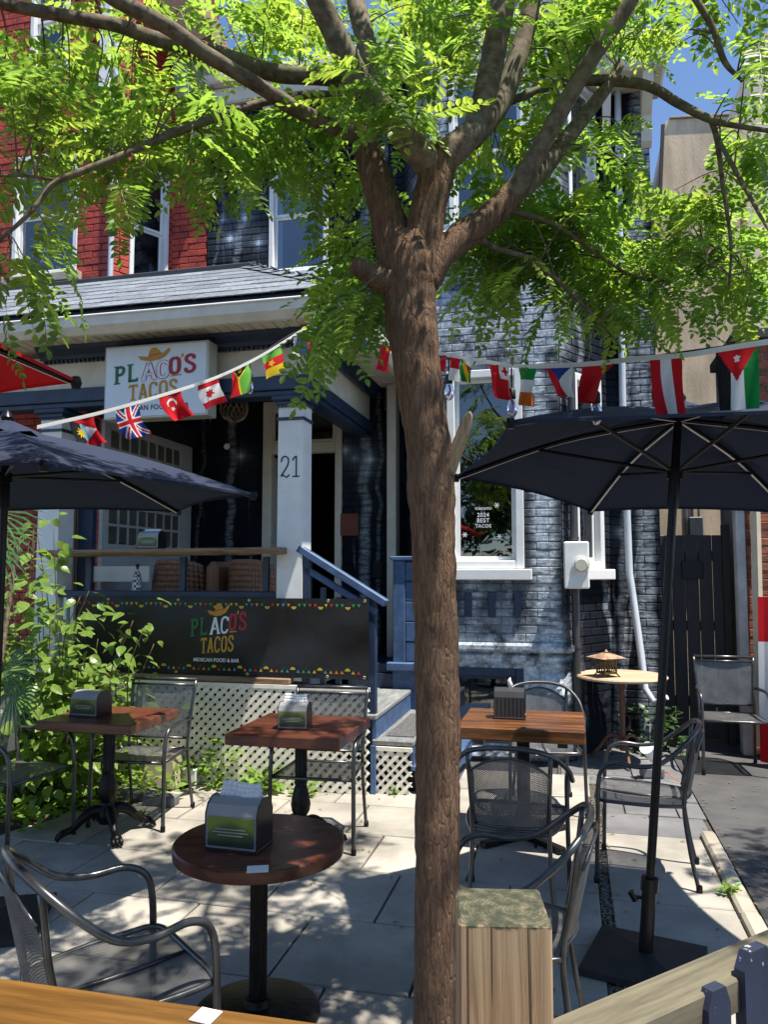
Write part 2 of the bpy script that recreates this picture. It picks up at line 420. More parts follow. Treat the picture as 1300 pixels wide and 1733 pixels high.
# ---------------------------------------------------------------- brick walls
BRICKS = {}
def dirn(du, dv):
    l = math.hypot(du, dv); return du / l, dv / l
def brick_mesh(name, m, h, dep=.022):
    b = MB(); c = .007
    ring = lambda y, ins: [(-.5 + ins, y, -h / 2 + ins * .8), (.5 - ins, y, -h / 2 + ins * .8), (.5 - ins, y, h / 2 - ins * .8), (-.5 + ins, y, h / 2 - ins * .8)]
    rs = [ring(dep * .5, 0), ring(-dep * .32, 0), ring(-dep * .46, c)]
    for q in range(2):
        for i in range(4):
            j = (i + 1) % 4; b.quad(rs[q][i], rs[q][j], rs[q + 1][j], rs[q + 1][i])
    b.quad(*rs[2]); return b.mesh(name, m)
def wall(parent, p0, p1, z0, z1, holes, bmat, mmat, rects=(), bricks=True, bl=.213, bh=.068, jt=.009, thick=.2, zb0=None):
    """backing wall + single bricks between two house-frame points; outside is on the right-hand side (-v for +u)"""
    du, dv = dirn(p1[0] - p0[0], p1[1] - p0[1]); L = math.hypot(p1[0] - p0[0], p1[1] - p0[1]); ang = math.atan2(dv, du)
    M = Matrix.Translation((p0[0], p0[1], 0)) @ Matrix.Rotation(ang, 4, 'Z')
    ss = sorted({0, L, *[max(0, min(L, h[i])) for h in holes for i in (0, 1)]}); zs = sorted({z0, z1, *[h[i] for h in holes for i in (2, 3)]})
    b = MB()
    for i in range(len(ss) - 1):
        for j in range(len(zs) - 1):
            cs, cz = (ss[i] + ss[i + 1]) / 2, (zs[j] + zs[j + 1]) / 2
            if ss[i + 1] - ss[i] < 1e-4 or any(h[0] < cs < h[1] and h[2] < cz < h[3] for h in holes): continue
            b.box(ss[i], ss[i + 1], 0, thick, zs[j], zs[j + 1], M)
    b.build('wall', mmat, parent)
    if not bricks: return M
    lst = BRICKS.setdefault(parent.name, dict(parent=parent, mat=bmat, h=bh, items=[]))['items']
    zz = (zb0 if zb0 is not None else z0) + jt; row = 0
    while zz + bh < z1:
        s = -(bl + jt) * (.5 if row % 2 else 0)
        while s < L:
            a, e = max(s, .004), min(s + bl, L - .004)
            for h in holes:
                if zz + bh > h[2] and zz < h[3]:
                    if a < h[1] and e > h[0]:
                        if a < h[0]: e = min(e, h[0] - .004)
                        elif e > h[1]: a = max(a, h[1] + .004)
                        else: a = e
            if e - a > .03:
                c = M @ Vector(((a + e) / 2, 0, zz + bh / 2)); wp = W(*c); px, py = project(wp)
                if -700 < px < 2000 and -500 < py < 1500:
                    vis = any(r_[0] < px < r_[2] and r_[1] < py < r_[3] for r_ in rects)
                    lst.append((0 if vis else 1, (wp - Vector((0, 0, CAM_H))).length, c, ang, e - a))
            s += bl + jt
        zz += bh + jt; row += 1
    return M
def lay_bricks(parent):
    d = BRICKS[parent.name]; me = brick_mesh('brick', d['mat'], d['h']); it = sorted(d['items'], key=lambda x: (x[0], x[1]))
    rest = MB(); base = [tuple(v.co) for v in me.vertices]; fs = [tuple(p.vertices) for p in me.polygons]
    for i, (nv, ds, c, ang, w) in enumerate(it):
        off = rnd.uniform(-.002, .004); loc = Vector((c.x + math.sin(ang) * off, c.y - math.cos(ang) * off, c.z + rnd.uniform(-.002, .002)))
        rot = (rnd.uniform(-.012, .012), rnd.uniform(-.01, .01), ang + rnd.uniform(-.008, .008))
        if i < 300 and nv == 0: link('brick', me, parent, loc, rot, (w, 1, 1))
        else:
            M = Matrix.LocRotScale(loc, Matrix.Rotation(rot[2], 3, 'Z').to_quaternion(), Vector((w, 1, 1))); b0 = len(rest.v)
            rest.v += [tuple(M @ Vector(p)) for p in base]; rest.f += [tuple(b0 + q for q in f) for f in fs]; rest.m += [0] * len(fs)
    if rest.v: tag(rest.build('brick_courses', d['mat'], parent), kind='stuff')
def window(parent, M, s0, s1, z0, z1, fm, sash=True, wid=.055, sill=True, pane=None, rail=None, deep=.05, behind=(.03, .03, .035), mull=None, sillm=None):
    pane = pane or PANE; b = MB(); y0, y1 = -.02, deep + .05
    b.box(s0, s0 + wid, y0, y1, z0, z1, M, .006); b.box(s1 - wid, s1, y0, y1, z0, z1, M, .006)
    b.box(s0 + wid, s1 - wid, y0 + .003, y1, z1 - wid, z1, M, .006); b.box(s0 + wid, s1 - wid, y0 + .003, y1, z0, z0 + wid, M, .006)
    ii = wid * .55
    o = b.build('window', fm, parent)
    r_ = rail if rail else ((z0 + z1) / 2 if sash else None)
    spans = [(z0 + wid, z1 - wid)] if r_ is None else [(z0 + wid, r_), (r_, z1 - wid)]
    for k, (a, c) in enumerate(spans):
        f = MB(); yy = deep - .018 * k
        f.box(s0 + wid, s0 + wid + ii, yy, yy + .03, a, c, M, .003); f.box(s1 - wid - ii, s1 - wid, yy, yy + .03, a, c, M, .003)
        f.box(s0 + wid + ii, s1 - wid - ii, yy + .001, yy + .029, a, a + ii, M, .003); f.box(s0 + wid + ii, s1 - wid - ii, yy + .001, yy + .029, c - ii, c, M, .003)
        f.build('sash', fm, o)
        p = MB(); p.box(s0 + wid + ii, s1 - wid - ii, yy + .012, yy + .016, a + ii, c - ii, M); p.build('pane', pane, o)
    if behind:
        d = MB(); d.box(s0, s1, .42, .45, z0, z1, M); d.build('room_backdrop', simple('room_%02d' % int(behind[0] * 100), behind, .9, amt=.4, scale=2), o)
    if sill:
        k = MB(); k.box(s0 - .07, s1 + .07, -.09, .0, z0 - .105, z0 - .004, M, .008); k.build('sill', sillm or fm, o)
    return o

# ================================================================ PAINTED HOUSE
house = hthing('painted_house', 'black painted brick house with birch tree mural and covered front porch', 'house')
VM, VB = 2.1, 1.4
# main wall left and above the porch, with the front door and an upper window
du0, du1 = F(450, 760, VM).x, F(577, 760, VM).x
wz0, wz1 = 5.05, 6.42; wu0, wu1 = F(455, 440, VM).x, F(556, 440, VM).x
U0 = -1.925
Mm = wall(house, (U0, VM), (.42, VM), 0, 7.3, [(du0 - U0, du1 - U0, .8, 3.56), (wu0 - U0, wu1 - U0, wz0, wz1)], MURAL, MORTARD, [(345, 280, 470, 450), (325, 640, 445, 935), (575, 640, 665, 960)])
wall(house, (-2.40, VM), (U0 - .002, VM), 0, 4.2, [], MURAL, MURAL, [(300, 640, 345, 935)])
wall(house, (.42, VM), (.82, VB), 0, 8.0, [], MURAL, MORTARD, [(685, 640, 705, 960)])
bw0, bw1 = F(757, 800, VB).x, F(886, 800, VB).x
Mb = wall(house, (.82, VB), (2.04, VB), 0, 8.0, [(bw0 - .82, bw1 - .82, 1.72, 3.62), (.2, .95, 5.0, 6.6), (.0, .86, .12, .80)], MURAL, MORTARD, [(765, 400, 975, 1075)], zb0=1.04)
cw = math.hypot(2.5 - 2.04, 2.1 - VB)
Mc = wall(house, (2.04, VB), (2.5, VM), 0, 8.0, [(.22, .72, 1.72, 3.6), (.22, .72, 5.0, 6.6)], MURAL, MORTARD, [(950, 400, 1040, 1260)])
Mr = wall(house, (2.5, VM), (2.98, VM), 0, 8.0, [], MURAL, MORTARD, [(1020, 100, 1110, 1260)])
wall(house, (2.98, VM), (2.98, 9.0), 0, 8.0, [], MURAL, MORTARD, bricks=False)
lay_bricks(house)
b = MB(); b.box(-1.95, .40, VM - .22, VM + .2, 7.3, 7.42, bev=.02); b.box(-1.95, .40, VM - .12, VM + .2, 7.1, 7.298, bev=.02); b.build('cornice', SOFFIT, house)
for x in (-1.75, -1.2, -.5, .1): b = MB(); b.prism([(0, 7.1), (-.2, 7.1), (-.18, 7.0), (-.07, 6.85), (-.05, 6.7), (0, 6.65)], x, x + .09, lambda a, z, d: (d, VM + a, z)); b.build('eave_bracket', SOFFIT, house)
# windows
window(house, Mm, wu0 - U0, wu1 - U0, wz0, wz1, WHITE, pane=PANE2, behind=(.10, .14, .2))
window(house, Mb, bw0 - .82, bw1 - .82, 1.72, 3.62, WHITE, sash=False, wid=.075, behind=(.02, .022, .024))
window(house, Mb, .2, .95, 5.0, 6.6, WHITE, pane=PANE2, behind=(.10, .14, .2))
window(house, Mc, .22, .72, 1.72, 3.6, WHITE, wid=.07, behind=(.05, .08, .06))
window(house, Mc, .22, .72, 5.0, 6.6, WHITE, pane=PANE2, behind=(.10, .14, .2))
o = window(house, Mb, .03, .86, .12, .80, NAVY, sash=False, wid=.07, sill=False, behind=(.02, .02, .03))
# window lettering and stickers
def text(body, size, M, m, parent, name='lettering', sx=1.0, bold=0.0, ext=.001, align='CENTER', spacing=1.0, kind=None):
    cu = bpy.data.curves.new('txt', 'FONT'); cu.body = body; cu.size = size; cu.extrude = ext; cu.offset = bold; cu.align_x = align; cu.align_y = 'CENTER'; cu.space_character = spacing
    to = bpy.data.objects.new('txt', cu); COL.objects.link(to); bpy.context.view_layer.update()
    me = bpy.data.meshes.new_from_object(to.evaluated_get(bpy.context.evaluated_depsgraph_get())); bpy.data.objects.remove(to)
    me.transform(M @ Matrix.Diagonal((sx, 1, 1, 1))); me.materials.clear(); me.materials.append(m)
    return link(name, me, parent)
UPR = Matrix.Rotation(R(90), 4, 'X')       # text plane: x right, z up, facing -v
WPAINT = simple('white_print', (.75, .75, .75), .6, amt=.02)
q = F(818, 884, VB + .04)
for i, (tx, sz) in enumerate((('2024', .054), ('BEST', .054), ('TACOS', .044))):
    text(tx, sz, Matrix.Translation((q.x, VB + .045, q.z + .07 - i * .053)) @ UPR, WPAINT, house, 'window_lettering', bold=.0007, spacing=1.08)
text('TORONTO', .032, Matrix.Translation((q.x, VB + .045, q.z + .13)) @ UPR, WPAINT, house, 'window_lettering', bold=.001)
def asterisk(b, c, r_, w, fr, n=6):
    for k in range(n // 2):
        a = math.pi * k / (n // 2); ca, sa = math.cos(a), math.sin(a)
        b.prism([(c[0] + ca * r_ - sa * w, c[1] + sa * r_ + ca * w), (c[0] - ca * r_ - sa * w, c[1] - sa * r_ + ca * w), (c[0] - ca * r_ + sa * w, c[1] - sa * r_ - ca * w), (c[0] + ca * r_ + sa * w, c[1] + sa * r_ - ca * w)], 0, .001 + .0003 * k, fr)
for px, py in ((787, 905), (846, 908), (841, 855)):
    q = F(px, py, VB + .04); b = MB(); asterisk(b, (q.x, q.z), .026, .004, lambda a, c, d: (a, VB + .044 - d, c)); b.build('snowflake_sticker', WPAINT, house)
# ledge, rock-faced foundation stones
def rock(parent, M, s0, s1, z0, z1, name='stone', amp=.05, m=None, seed=0):
    b = MB(); nx, nz = max(4, int((s1 - s0) / .045)), max(4, int((z1 - z0) / .045)); gp = {}
    for i in range(nx + 1):
        for j in range(nz + 1):
            fx, fz = i / nx, j / nz; e = min(fx, 1 - fx, fz, 1 - fz); x, z = s0 + (s1 - s0) * fx, z0 + (z1 - z0) * fz
            n = mnoise.noise(Vector((x * 6 + seed, z * 9, seed))) + .5 * mnoise.noise(Vector((x * 17, z * 19 + seed, 2)))
            gp[i, j] = M @ Vector((x, -(0 if e == 0 else min(1, e * 5) * (.03 + amp * (.55 + .9 * n))) + .02, z))
    for i in range(nx):
        for j in range(nz): b.quad(gp[i, j], gp[i + 1, j], gp[i + 1, j + 1], gp[i, j + 1])
    return b.build(name, m or STONE, parent)
b = MB(); b.box(.82 - .05, 2.04 + .10, VB - .075, VB + .02, .955, 1.035, bev=.022); b.build('stone_ledge', STONE, house)
rock(house, Mb, .0, .62, .82, .95, seed=3); rock(house, Mb, .63, 1.03, .82, .95, seed=5); rock(house, Mb, 1.04, 1.30, .80, .95, seed=5.5)
rock(house, Mb, .88, 1.30, .44, .79, seed=7, amp=.11); rock(house, Mb, .88, 1.33, -.03, .43, seed=9, amp=.12); rock(house, Mb, .0, .87, -.03, .11, seed=4)
Mcc = Mc
for i, (a, c, d, e) in enumerate(((0, .38, .55, .95), (.4, .8, .6, .95), (0, .3, .0, .54), (.31, .82, .0, .58))): rock(house, Mc, a, c, d, e, seed=11 + i, amp=.04)
for i, (a, c) in enumerate(((0, .18), (.2, .36), (.38, .48))): rock(house, Mr, a, c, -.02, .34, seed=21 + i, amp=.05)
# decorative dark slots under the bay sill
for px in (793, 833, 877):
    q = F(px, 1020, VB); b = MB(); b.box(q.x - .035, q.x + .035, VB - .028, VB, 1.27, 1.50, bev=.006); b.build('recessed_panel', NAVY, house)
# ---- front door and transom
fw = .085; b = MB(); y0 = VM - .05
b.box(du0 - .02, du0 + fw, y0, VM + .05, .8, 3.58, bev=.008); b.box(du1 - fw + .03, du1 + .02, y0, VM + .05, .8, 3.58, bev=.008)
b.box(du0 + fw, du1 - fw + .03, y0 + .004, VM + .05, 3.48, 3.58, bev=.008); b.box(du0 + fw, du1 - fw + .03, y0 + .004, VM + .05, 2.99, 3.11, bev=.008)
for x in (du0 + fw, du1 - fw): b.box(x - .0, x + .03, y0 + .02, VM + .04, 3.11, 3.48)
b.box(du0 + fw + .03, du1 - fw, y0 + .02, VM + .04, 3.11, 3.14); b.box(du0 + fw + .03, du1 - fw, y0 + .02, VM + .04, 3.45, 3.48)
dr = b.build('door_frame', SOFFIT, house)
MB().box(du0 + fw + .03, du1 - fw, VM, VM + .006, 3.14, 3.45).build('transom_pane', PANE, dr)
b = MB(); b.box(du0 + .01, du0 + .06, VM + .07, VM + .9, .83, 2.98, bev=.005); b.build('open_door', SOFFIT, house)
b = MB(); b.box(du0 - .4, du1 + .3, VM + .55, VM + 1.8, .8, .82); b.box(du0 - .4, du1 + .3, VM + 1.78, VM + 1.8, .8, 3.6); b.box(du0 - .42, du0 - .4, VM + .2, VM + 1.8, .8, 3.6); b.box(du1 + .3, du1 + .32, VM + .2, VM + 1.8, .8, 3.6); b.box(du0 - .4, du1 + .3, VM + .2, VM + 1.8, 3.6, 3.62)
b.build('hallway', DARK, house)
# ---- porch: floor, ceiling, frieze, beams, column, gutter
FZ = .82
b = MB(); b.box(-4.6, .0, .02, VM, FZ - .10, FZ, bev=.01); b.box(.003, .60, 1.42, VM, FZ - .10, FZ - .002, bev=.01); b.build('porch_floor', NAVY, house)
MB().box(-4.6, .46, -.44, VM, 3.675, 3.70).build('porch_ceiling', SOFFIT, house)
for i in range(46):
    x = -4.55 + i * .1
    if x < .45: MB().box(x, x + .085, -.43, -.03, 3.664, 3.676).build('soffit_board', SOFFIT, house)
for i in range(24):
    y = 0 + i * .088
    if y < 2.0: MB().box(.055, .45, y, y + .075, 3.664, 3.676).build('soffit_board', SOFFIT, house)
def beam(name, z0, z1, out, m, ins=.0, bev=.006):
    b = MB(); b.box(-4.6, .035 + out, -out, .16, z0, z1, bev=bev); b.build(name, m, house)
    b = MB(); b.box(-.13, .036 + out, .162, VM - .02, z0 + .001, z1 - .001, bev=bev); b.build(name, m, house)
beam('frieze_board', 3.30, 3.60, .0, CREAM); beam('beam', 3.18, 3.30, .035, NAVY); beam('beam', 3.135, 3.18, .01, NAVY)
def crown(u0, u1, v):
    b = MB(); b.prism([(-.02, 3.56), (-.05, 3.56), (-.06, 3.592), (-.12, 3.632), (-.135, 3.66), (-.02, 3.66)], u0, u1, lambda a, z, d: (d, v + a, z)); return b.build('crown_moulding', NAVY, house)
crown(-2.45, .14, 0)
for i in range(60):
    x = -2.42 + i * .043
    if x < .12: MB().box(x, x + .024, -.042, -.003, 3.534, 3.56).build('dentil', NAVY, house)
b = MB(); b.prism([(.06, 3.56), (.09, 3.56), (.10, 3.592), (.16, 3.632), (.175, 3.66), (.06, 3.66)], -.13, VM - .02, lambda a, z, d: (a, d, z)); b.build('crown_moulding', NAVY, house)
def column(u0, u1, zt, zb, full=True):
    b = MB(); c = (u0 + u1) / 2; h = (u1 - u0) / 2
    prof = [(zb, h * 1.02), (zt, h)]
    v = []
    for z, r_ in prof:
        for sx, sy in ((-1, -1), (1, -1), (1, 1), (-1, 1)): v.append((c + sx * r_, .01 + h + sy * r_, z))
    o = b
    b.v += v; b.f += [(0, 1, 5, 4), (1, 2, 6, 5), (2, 3, 7, 6), (3, 0, 4, 7), (4, 5, 6, 7)]; b.m += [0] * 5
    co = b.build('column', GREYWHITE, house)
    n = MB(); n.box(c - h - .012, c + h + .012, .01 - .012, .01 + 2 * h + .012, zt - .13, zt - .105); n.box(c - h - .02, c + h + .02, -.012, .012 + 2 * h + .018, zt - .002, zt + .03, bev=.004)
    n.build('necking', NAVY, co)
    n = MB()
    for k in range(9):
        x = c - h + k * (2 * h / 8.4); n.box(x, x + h * .12, -.008, .006, zt - .024, zt - .003)
    n.build('dentil_strip', NAVY, co)
    n = MB(); n.box(c - h - .05, c + h + .05, -.04, .012 + 2 * h + .05, zt + .03, 3.136, bev=.01); n.build('capital', NAVY, co)
    return co
pc = column(-.205, .01, 3.06, FZ)
column(-2.46, -2.25, 3.06, FZ)
# house number
def strokes(b, lines, w, fr, d0=0, d1=.004, sub=5):
    for pl in lines:
        pp = catmull([(x, y, 0) for x, y in pl], sub) if len(pl) > 2 else [np.array((x, y, 0.)) for x, y in pl]
        n = len(pp); Lp, Rp = [], []
        for i in range(n):
            t = pp[min(i + 1, n - 1)] - pp[max(i - 1, 0)]; t = t / (np.linalg.norm(t) + 1e-9); k = w / 2
            Lp.append((pp[i][0] - t[1] * k, pp[i][1] + t[0] * k)); Rp.append((pp[i][0] + t[1] * k, pp[i][1] - t[0] * k))
        for i in range(n - 1): b.prism([Lp[i], Rp[i], Rp[i + 1], Lp[i + 1]], d0, d1, fr)
NUMB = simple('house_number_paint', (.01, .012, .03), .5)
q = F(484, 790, .0); b = MB(); X, Z, S_ = -.205 + .03, q.z - .085, .175
fr = lambda a, c, d: (X + a * S_, .0085 - d, Z + c * S_)
strokes(b, [[(.0, .72), (.02, .86), (.14, .98), (.3, .93), (.36, .76), (.28, .5), (.1, .22), (.0, .06), (.1, .1), (.26, .0), (.40, .12)]], .06, fr); b.build('house_number', NUMB, house)
b = MB(); strokes(b, [[(.56, .78), (.62, .9), (.74, .98)], [(.74, .99), (.74, .02)], [(.56, .03), (.9, .03)]], .06, fr); b.build('house_number', NUMB, house)
# pilaster at the house end of the beam
b = MB(); b.box(.27, .37, 1.88, 2.06, FZ, 3.66, bev=.008); b.build('pilaster', SOFFIT, house)
# gutter with white lip
b = MB(); pr = [(-.44, 3.61), (-.50, 3.605), (-.555, 3.66), (-.56, 3.735), (-.45, 3.738)]
b.prism(pr, -4.8, .43, lambda a, z, d: (d, a, z)); b.build('gutter', CREAM, house)
b = MB(); b.box(-4.8, .44, -.575, -.545, 3.732, 3.750, bev=.006); b.build('gutter_lip', WHITE, house)
b = MB(); b.prism([(.46, 3.61), (.52, 3.605), (.57, 3.66), (.575, 3.735), (.46, 3.738)], -.5, VM - .01, lambda a, z, d: (a, d, z)); b.build('gutter', CREAM, house)
b = MB(); b.box(-4.8, .50, -.50, -.46, 3.742, 3.812, bev=.006); b.build('fascia', NAVY, house)
b = MB(); b.box(.455, .50, -.457, VM, 3.743, 3.811, bev=.006); b.build('fascia', NAVY, house)
# ---- porch roof with single shingles
SHG = simple('slate_shingle', (.155, .175, .205), .9, amt=.3, scale=30, bump=.4, bscale=160, orand=.22)
HE, HT, RUN = 3.805, 4.59, 1.32
b = MB(); b.quad((-4.9, -.52, HE), (.52, -.52, HE), (.52 - RUN, .8, HT - .006), (-4.9, .8, HT - .006)); b.quad((.52, -.52, HE), (.52, VM, HE), (.52 - RUN, VM, HT - .006), (.52 - RUN, .8, HT - .006)); b.quad((-4.9, .8, HT - .006), (.52 - RUN, .8, HT - .006), (.52 - RUN, VM, HT - .006), (-4.9, VM, HT - .006))
roof = b.build('porch_roof', simple('roof_underlay', (.02, .02, .022), .9), house)
sl = math.atan2(HT - HE, RUN); SLEN = math.hypot(HT - HE, RUN); NC = 7; ex = SLEN / NC
shm = MB().box(-.5, .5, -.03, ex, .004, .014, bev=.003).mesh('shingle', SHG)
for k in range(NC):
    umax = .52 - RUN * (k + .15) / NC; uu = -4.2 + rnd.uniform(-.3, 0)
    while uu < umax - .03:
        w = rnd.uniform(.24, .42); e = min(uu + w, umax); y = -.535 + RUN * k / NC; z = HE + (HT - HE) * k / NC
        if e - uu > .04: link('shingle', shm, roof, ((uu + e) / 2, y, z + rnd.uniform(.002, .006)), (sl - .03, 0, rnd.uniform(-.006, .006)), (e - uu - .006, 1, 1))
        uu += w
    vv = -.52 + RUN * (k + .25) / NC
    while vv < VM:
        w = rnd.uniform(.24, .42); e = min(vv + w, VM)
        M = Matrix.Rotation(R(90), 4, 'Z') @ Matrix.Rotation(sl - .03, 4, 'X'); o = link('shingle', shm, roof); o.matrix_basis = Matrix.Translation((.535 - RUN * k / NC, (vv + e) / 2, HE + (HT - HE) * k / NC + .004)) @ M @ Matrix.Diagonal((max(.03, e - vv - .006), 1, 1, 1)); vv += w
hv = Vector((-RUN, RUN, HT - HE)); hl = hv.length
for i in range(8):
    p = Vector((.53, -.53, HE + .022)) + hv * (i / 8.0); b = MB()
    side = Vector((.075, .075, -.03))
    q1, q2 = p, p + hv * (1 / 7.2)
    for s_ in (1, -1):
        sd_ = Vector((.085 * s_, .085 * s_, -.045)) if s_ == 1 else Vector((-.085, -.085, -.045)); l1 = Vector((0, 0, .012))
        b.quad(q1 + l1, q1 + sd_ + l1, q2 + sd_, q2)
    b.build('hip_cap', SHG, roof)
b = MB(); b.box(-4.9, .52 - RUN + .05, .76, .86, HT - .01, HT + .05, bev=.01); b.build('roof_flashing', simple('flashing', (.03, .032, .036), .6), house)
# ---- railing bar, rails, balusters, banner rail
LIVE = wood('live_edge_wood', (.10, .055, .03), (.33, .21, .12), .55, 0)
b = MB(); n = 26
for i in range(n):
    x0 = -2.30 + i * (2.18 / n); x1 = x0 + 2.18 / n
    f0, f1 = [-.17 - .02 * mnoise.noise(Vector((x * 4, 0, 0))) for x in (x0, x1)]; b0, b1 = .12, .12
    zt0, zt1 = 1.872 + .012 * (i / n), 1.872 + .012 * ((i + 1) / n); th0, th1 = [.052 + .012 * mnoise.noise(Vector((x * 7, 3, 0))) for x in (x0, x1)]
    b.quad((x0, f0, zt0), (x1, f1, zt1), (x1, b1, zt1), (x0, b0, zt0)); b.quad((x0, f0 + .02, zt0 - th0), (x0, b0, zt0 - th0), (x1, b1, zt1 - th1), (x1, f1 + .02, zt1 - th1))
    b.quad((x0, f0, zt0), (x0, f0 - .006, zt0 - th0 * .5), (x1, f1 - .006, zt1 - th1 * .5), (x1, f1, zt1)); b.quad((x0, f0 - .006, zt0 - th0 * .5), (x0, f0 + .02, zt0 - th0), (x1, f1 + .02, zt1 - th1), (x1, f1 - .006, zt1 - th1 * .5))
    if i in (0, n - 1):
        x, f, z_, th = (x0, f0, zt0, th0) if i == 0 else (x1, f1, zt1, th1); b.quad((x, f, z_), (x, .12, z_), (x, .12, z_ - th), (x, f + .02, z_ - th), (x, f - .006, z_ - th * .5))
b.build('bar_counter', LIVE, house)
MB().box(-2.25, -.2, .03, .10, 1.47, 1.53, bev=.008).build('railing_beam', NAVY, house)
for i in range(30):
    x = -2.2 + i * .07
    if x < -.25: MB().box(x, x + .03, .045, .085, FZ, 1.47).build('baluster', GREYWHITE, house)
MB().box(-2.22, -1.55, .34, .37, 1.60, 1.74, bev=.004).build('cross_board', GREYWHITE, house)
for x in (-2.0, -1.1, -.35): MB().box(x, x + .05, .06, .10, 1.53, 1.815).build('bar_bracket', NAVY, house)
# stair railing on the banner side
def bar(parent, name, a, c, w, h, m, bev=.006):
    a, c = Vector(a), Vector(c); d = c - a; L = d.length; q = d.to_track_quat('X', 'Z'); M = Matrix.Translation(a) @ q.to_matrix().to_4x4()
    return MB().box(0, L, -w / 2, w / 2, -h / 2, h / 2, M, bev).build(name, m, parent)
bar(house, 'handrail', (-.03, .05, 1.88), (.70, .05, 1.44), .09, .06, BLUE); bar(house, 'lower_rail', (.02, .05, 1.72), (.62, .05, 1.37), .06, .05, BLUE)
MB().box(.015, .075, .02, .08, FZ - .1, 1.86, bev=.004).build('newel_post', NAVY, house)
MB().box(.56, .62, .025, .085, .3, 1.47, bev=.004).build('newel_post', NAVY, house)
for x in (.16, .29, .42): MB().box(x, x + .04, .03, .07, .6, 1.66 - x * .6).build('baluster', NAVY, house)
# far stair wing wall of blue boards
b = MB(); b.box(.455, .57, 1.36, 1.46, FZ, 1.80, bev=.006); b.build('wing_post', BLUE, house)
b = MB(); b.box(.43, .78, 1.33, 1.49, 1.80, 1.84, bev=.008); b.build('wing_cap', BLUE, house)
for i in range(5): MB().box(.573, .80, 1.375 + rnd.uniform(0, .004), 1.44, .84 + i * .191, .84 + i * .191 + .184, bev=.006).build('wing_board', BLUE, house)
b = MB(); b.box(.40, .80, 1.30, 1.44, FZ - .06, FZ + .015, bev=.008); b.build('wing_sill', BLUE, house)
MB().box(.003, .45, 1.385, 1.418, .58, FZ - .10).build('riser', NAVY, house)
b = MB(); b.box(.45, .82, 1.36, 1.40, .0, FZ - .062, bev=.004); b.build('wing_panel', BLUE, house)
# steps: landing, then two treads going down to the right
TREAD = simple('grip_tread', (.09, .09, .09), .95, amt=.4, scale=50, bump=.8, bscale=150); WOODG = wood('weathered_tread', (.10, .11, .12), (.27, .28, .27), .8, 1)
b = MB(); b.box(.0, .635, -.01, 1.38, .545, .585, bev=.008); b.build('landing', WOODG, house)
b = MB(); b.box(.60, .63, .0, 1.36, .40, .543); b.build('riser', BLUE, house)
b = MB(); b.box(.60, .93, -.02, 1.36, .36, .40, bev=.008); b.build('tread', WOODG, house)
b = MB(); b.box(.68, .90, .12, 1.1, .401, .408); b.build('grip_mat', TREAD, house)
b = MB(); b.box(.90, .925, .0, 1.36, .215, .358); b.build('riser', BLUE, house)
b = MB(); b.box(.90, 1.22, .0, 1.36, .175, .215, bev=.008); b.build('tread', BLUE, house)
b = MB(); b.box(1.18, 1.205, .02, 1.36, 0, .173); b.build('riser', BLUE, house)
# lattice skirt: every slat a piece
LATT = simple('lattice_paint', (.80, .76, .66), .6, amt=.1, scale=12)
def lattice(u0, u1, z0, z1, v, pitch=.078, w=.033):
    o = MB().box(u0, u1, v - .004, v + .024, z1 - .03, z1).build('lattice_panel', LATT, house)
    MB().box(u0 - .02, u1, v + .12, v + .14, z0, z1).build('lattice_backing', DARK, o)
    Ht = z1 - .03 - z0; Wd = u1 - u0
    for fam in (0, 1):
        c = -Ht
        while c < Wd + (Ht if fam else 0):
            # line x = c + t (fam 0) or x = c - t (fam 1), t = height
            t0, t1 = (max(0, -c), min(Ht, Wd - c)) if fam == 0 else (max(0, c - Wd), min(Ht, c))
            if t1 - t0 > .03:
                sg = 1 if fam == 0 else -1; hw = w / 2 * 1.414
                x0, x1 = u0 + c + sg * t0, u0 + c + sg * t1; y0 = v + (.0 if fam == 0 else .009)
                b = MB(); b.prism([(max(u0, x0 - hw), z0 + t0), (min(u1, x0 + hw), z0 + t0), (min(u1, x1 + hw), z0 + t1), (max(u0, x1 - hw), z0 + t1)], y0, y0 + .008, lambda a, z, d: (a, d, z)); b.build('slat', LATT, o)
            c += pitch * 1.0
    return o
lattice(-1.75, .60, .0, .80, -.09); lattice(.60, .92, .0, .352, -.03)
b = MB(); b.box(-1.75, -.05, -.085, .05, .805, .85, bev=.008); b.build('skirt_ledge', LIVE, house)
b = MB(); b.box(.602, .64, -.06, -.032, .0, .36); b.build('skirt_post', BLUE, house)
# glazed partition on the left side of the porch
UP_ = -2.06; PW = simple('partition_paint', (.44, .45, .44), .5, amt=.06)
b = MB(); b.box(UP_ - .02, UP_ + .02, .35, 2.05, FZ, 1.95); po = b.build('glazed_partition', PW, house)
ny, nz, ya, yb, za, zb = 8, 6, .45, 1.80, 1.95, 3.02
MB().box(UP_ - .018, UP_ + .018, .35, ya, za, 3.1).build('stile', PW, po); MB().box(UP_ - .018, UP_ + .018, yb, 2.05, za, 3.1).build('stile', PW, po); MB().box(UP_ - .016, UP_ + .016, ya, yb, zb, 3.1).build('top_rail', PW, po)
for i in range(1, ny): y = ya + (yb - ya) * i / ny; MB().box(UP_ - .014, UP_ + .014, y - .012, y + .012, za, zb).build('muntin', PW, po)
for j in range(1, nz): z = za + (zb - za) * j / nz; MB().box(UP_ - .012, UP_ + .012, ya, yb, z - .012, z + .012).build('muntin', PW, po)
PG = simple('frosted_pane', (.10, .095, .08), .3, amt=.2)
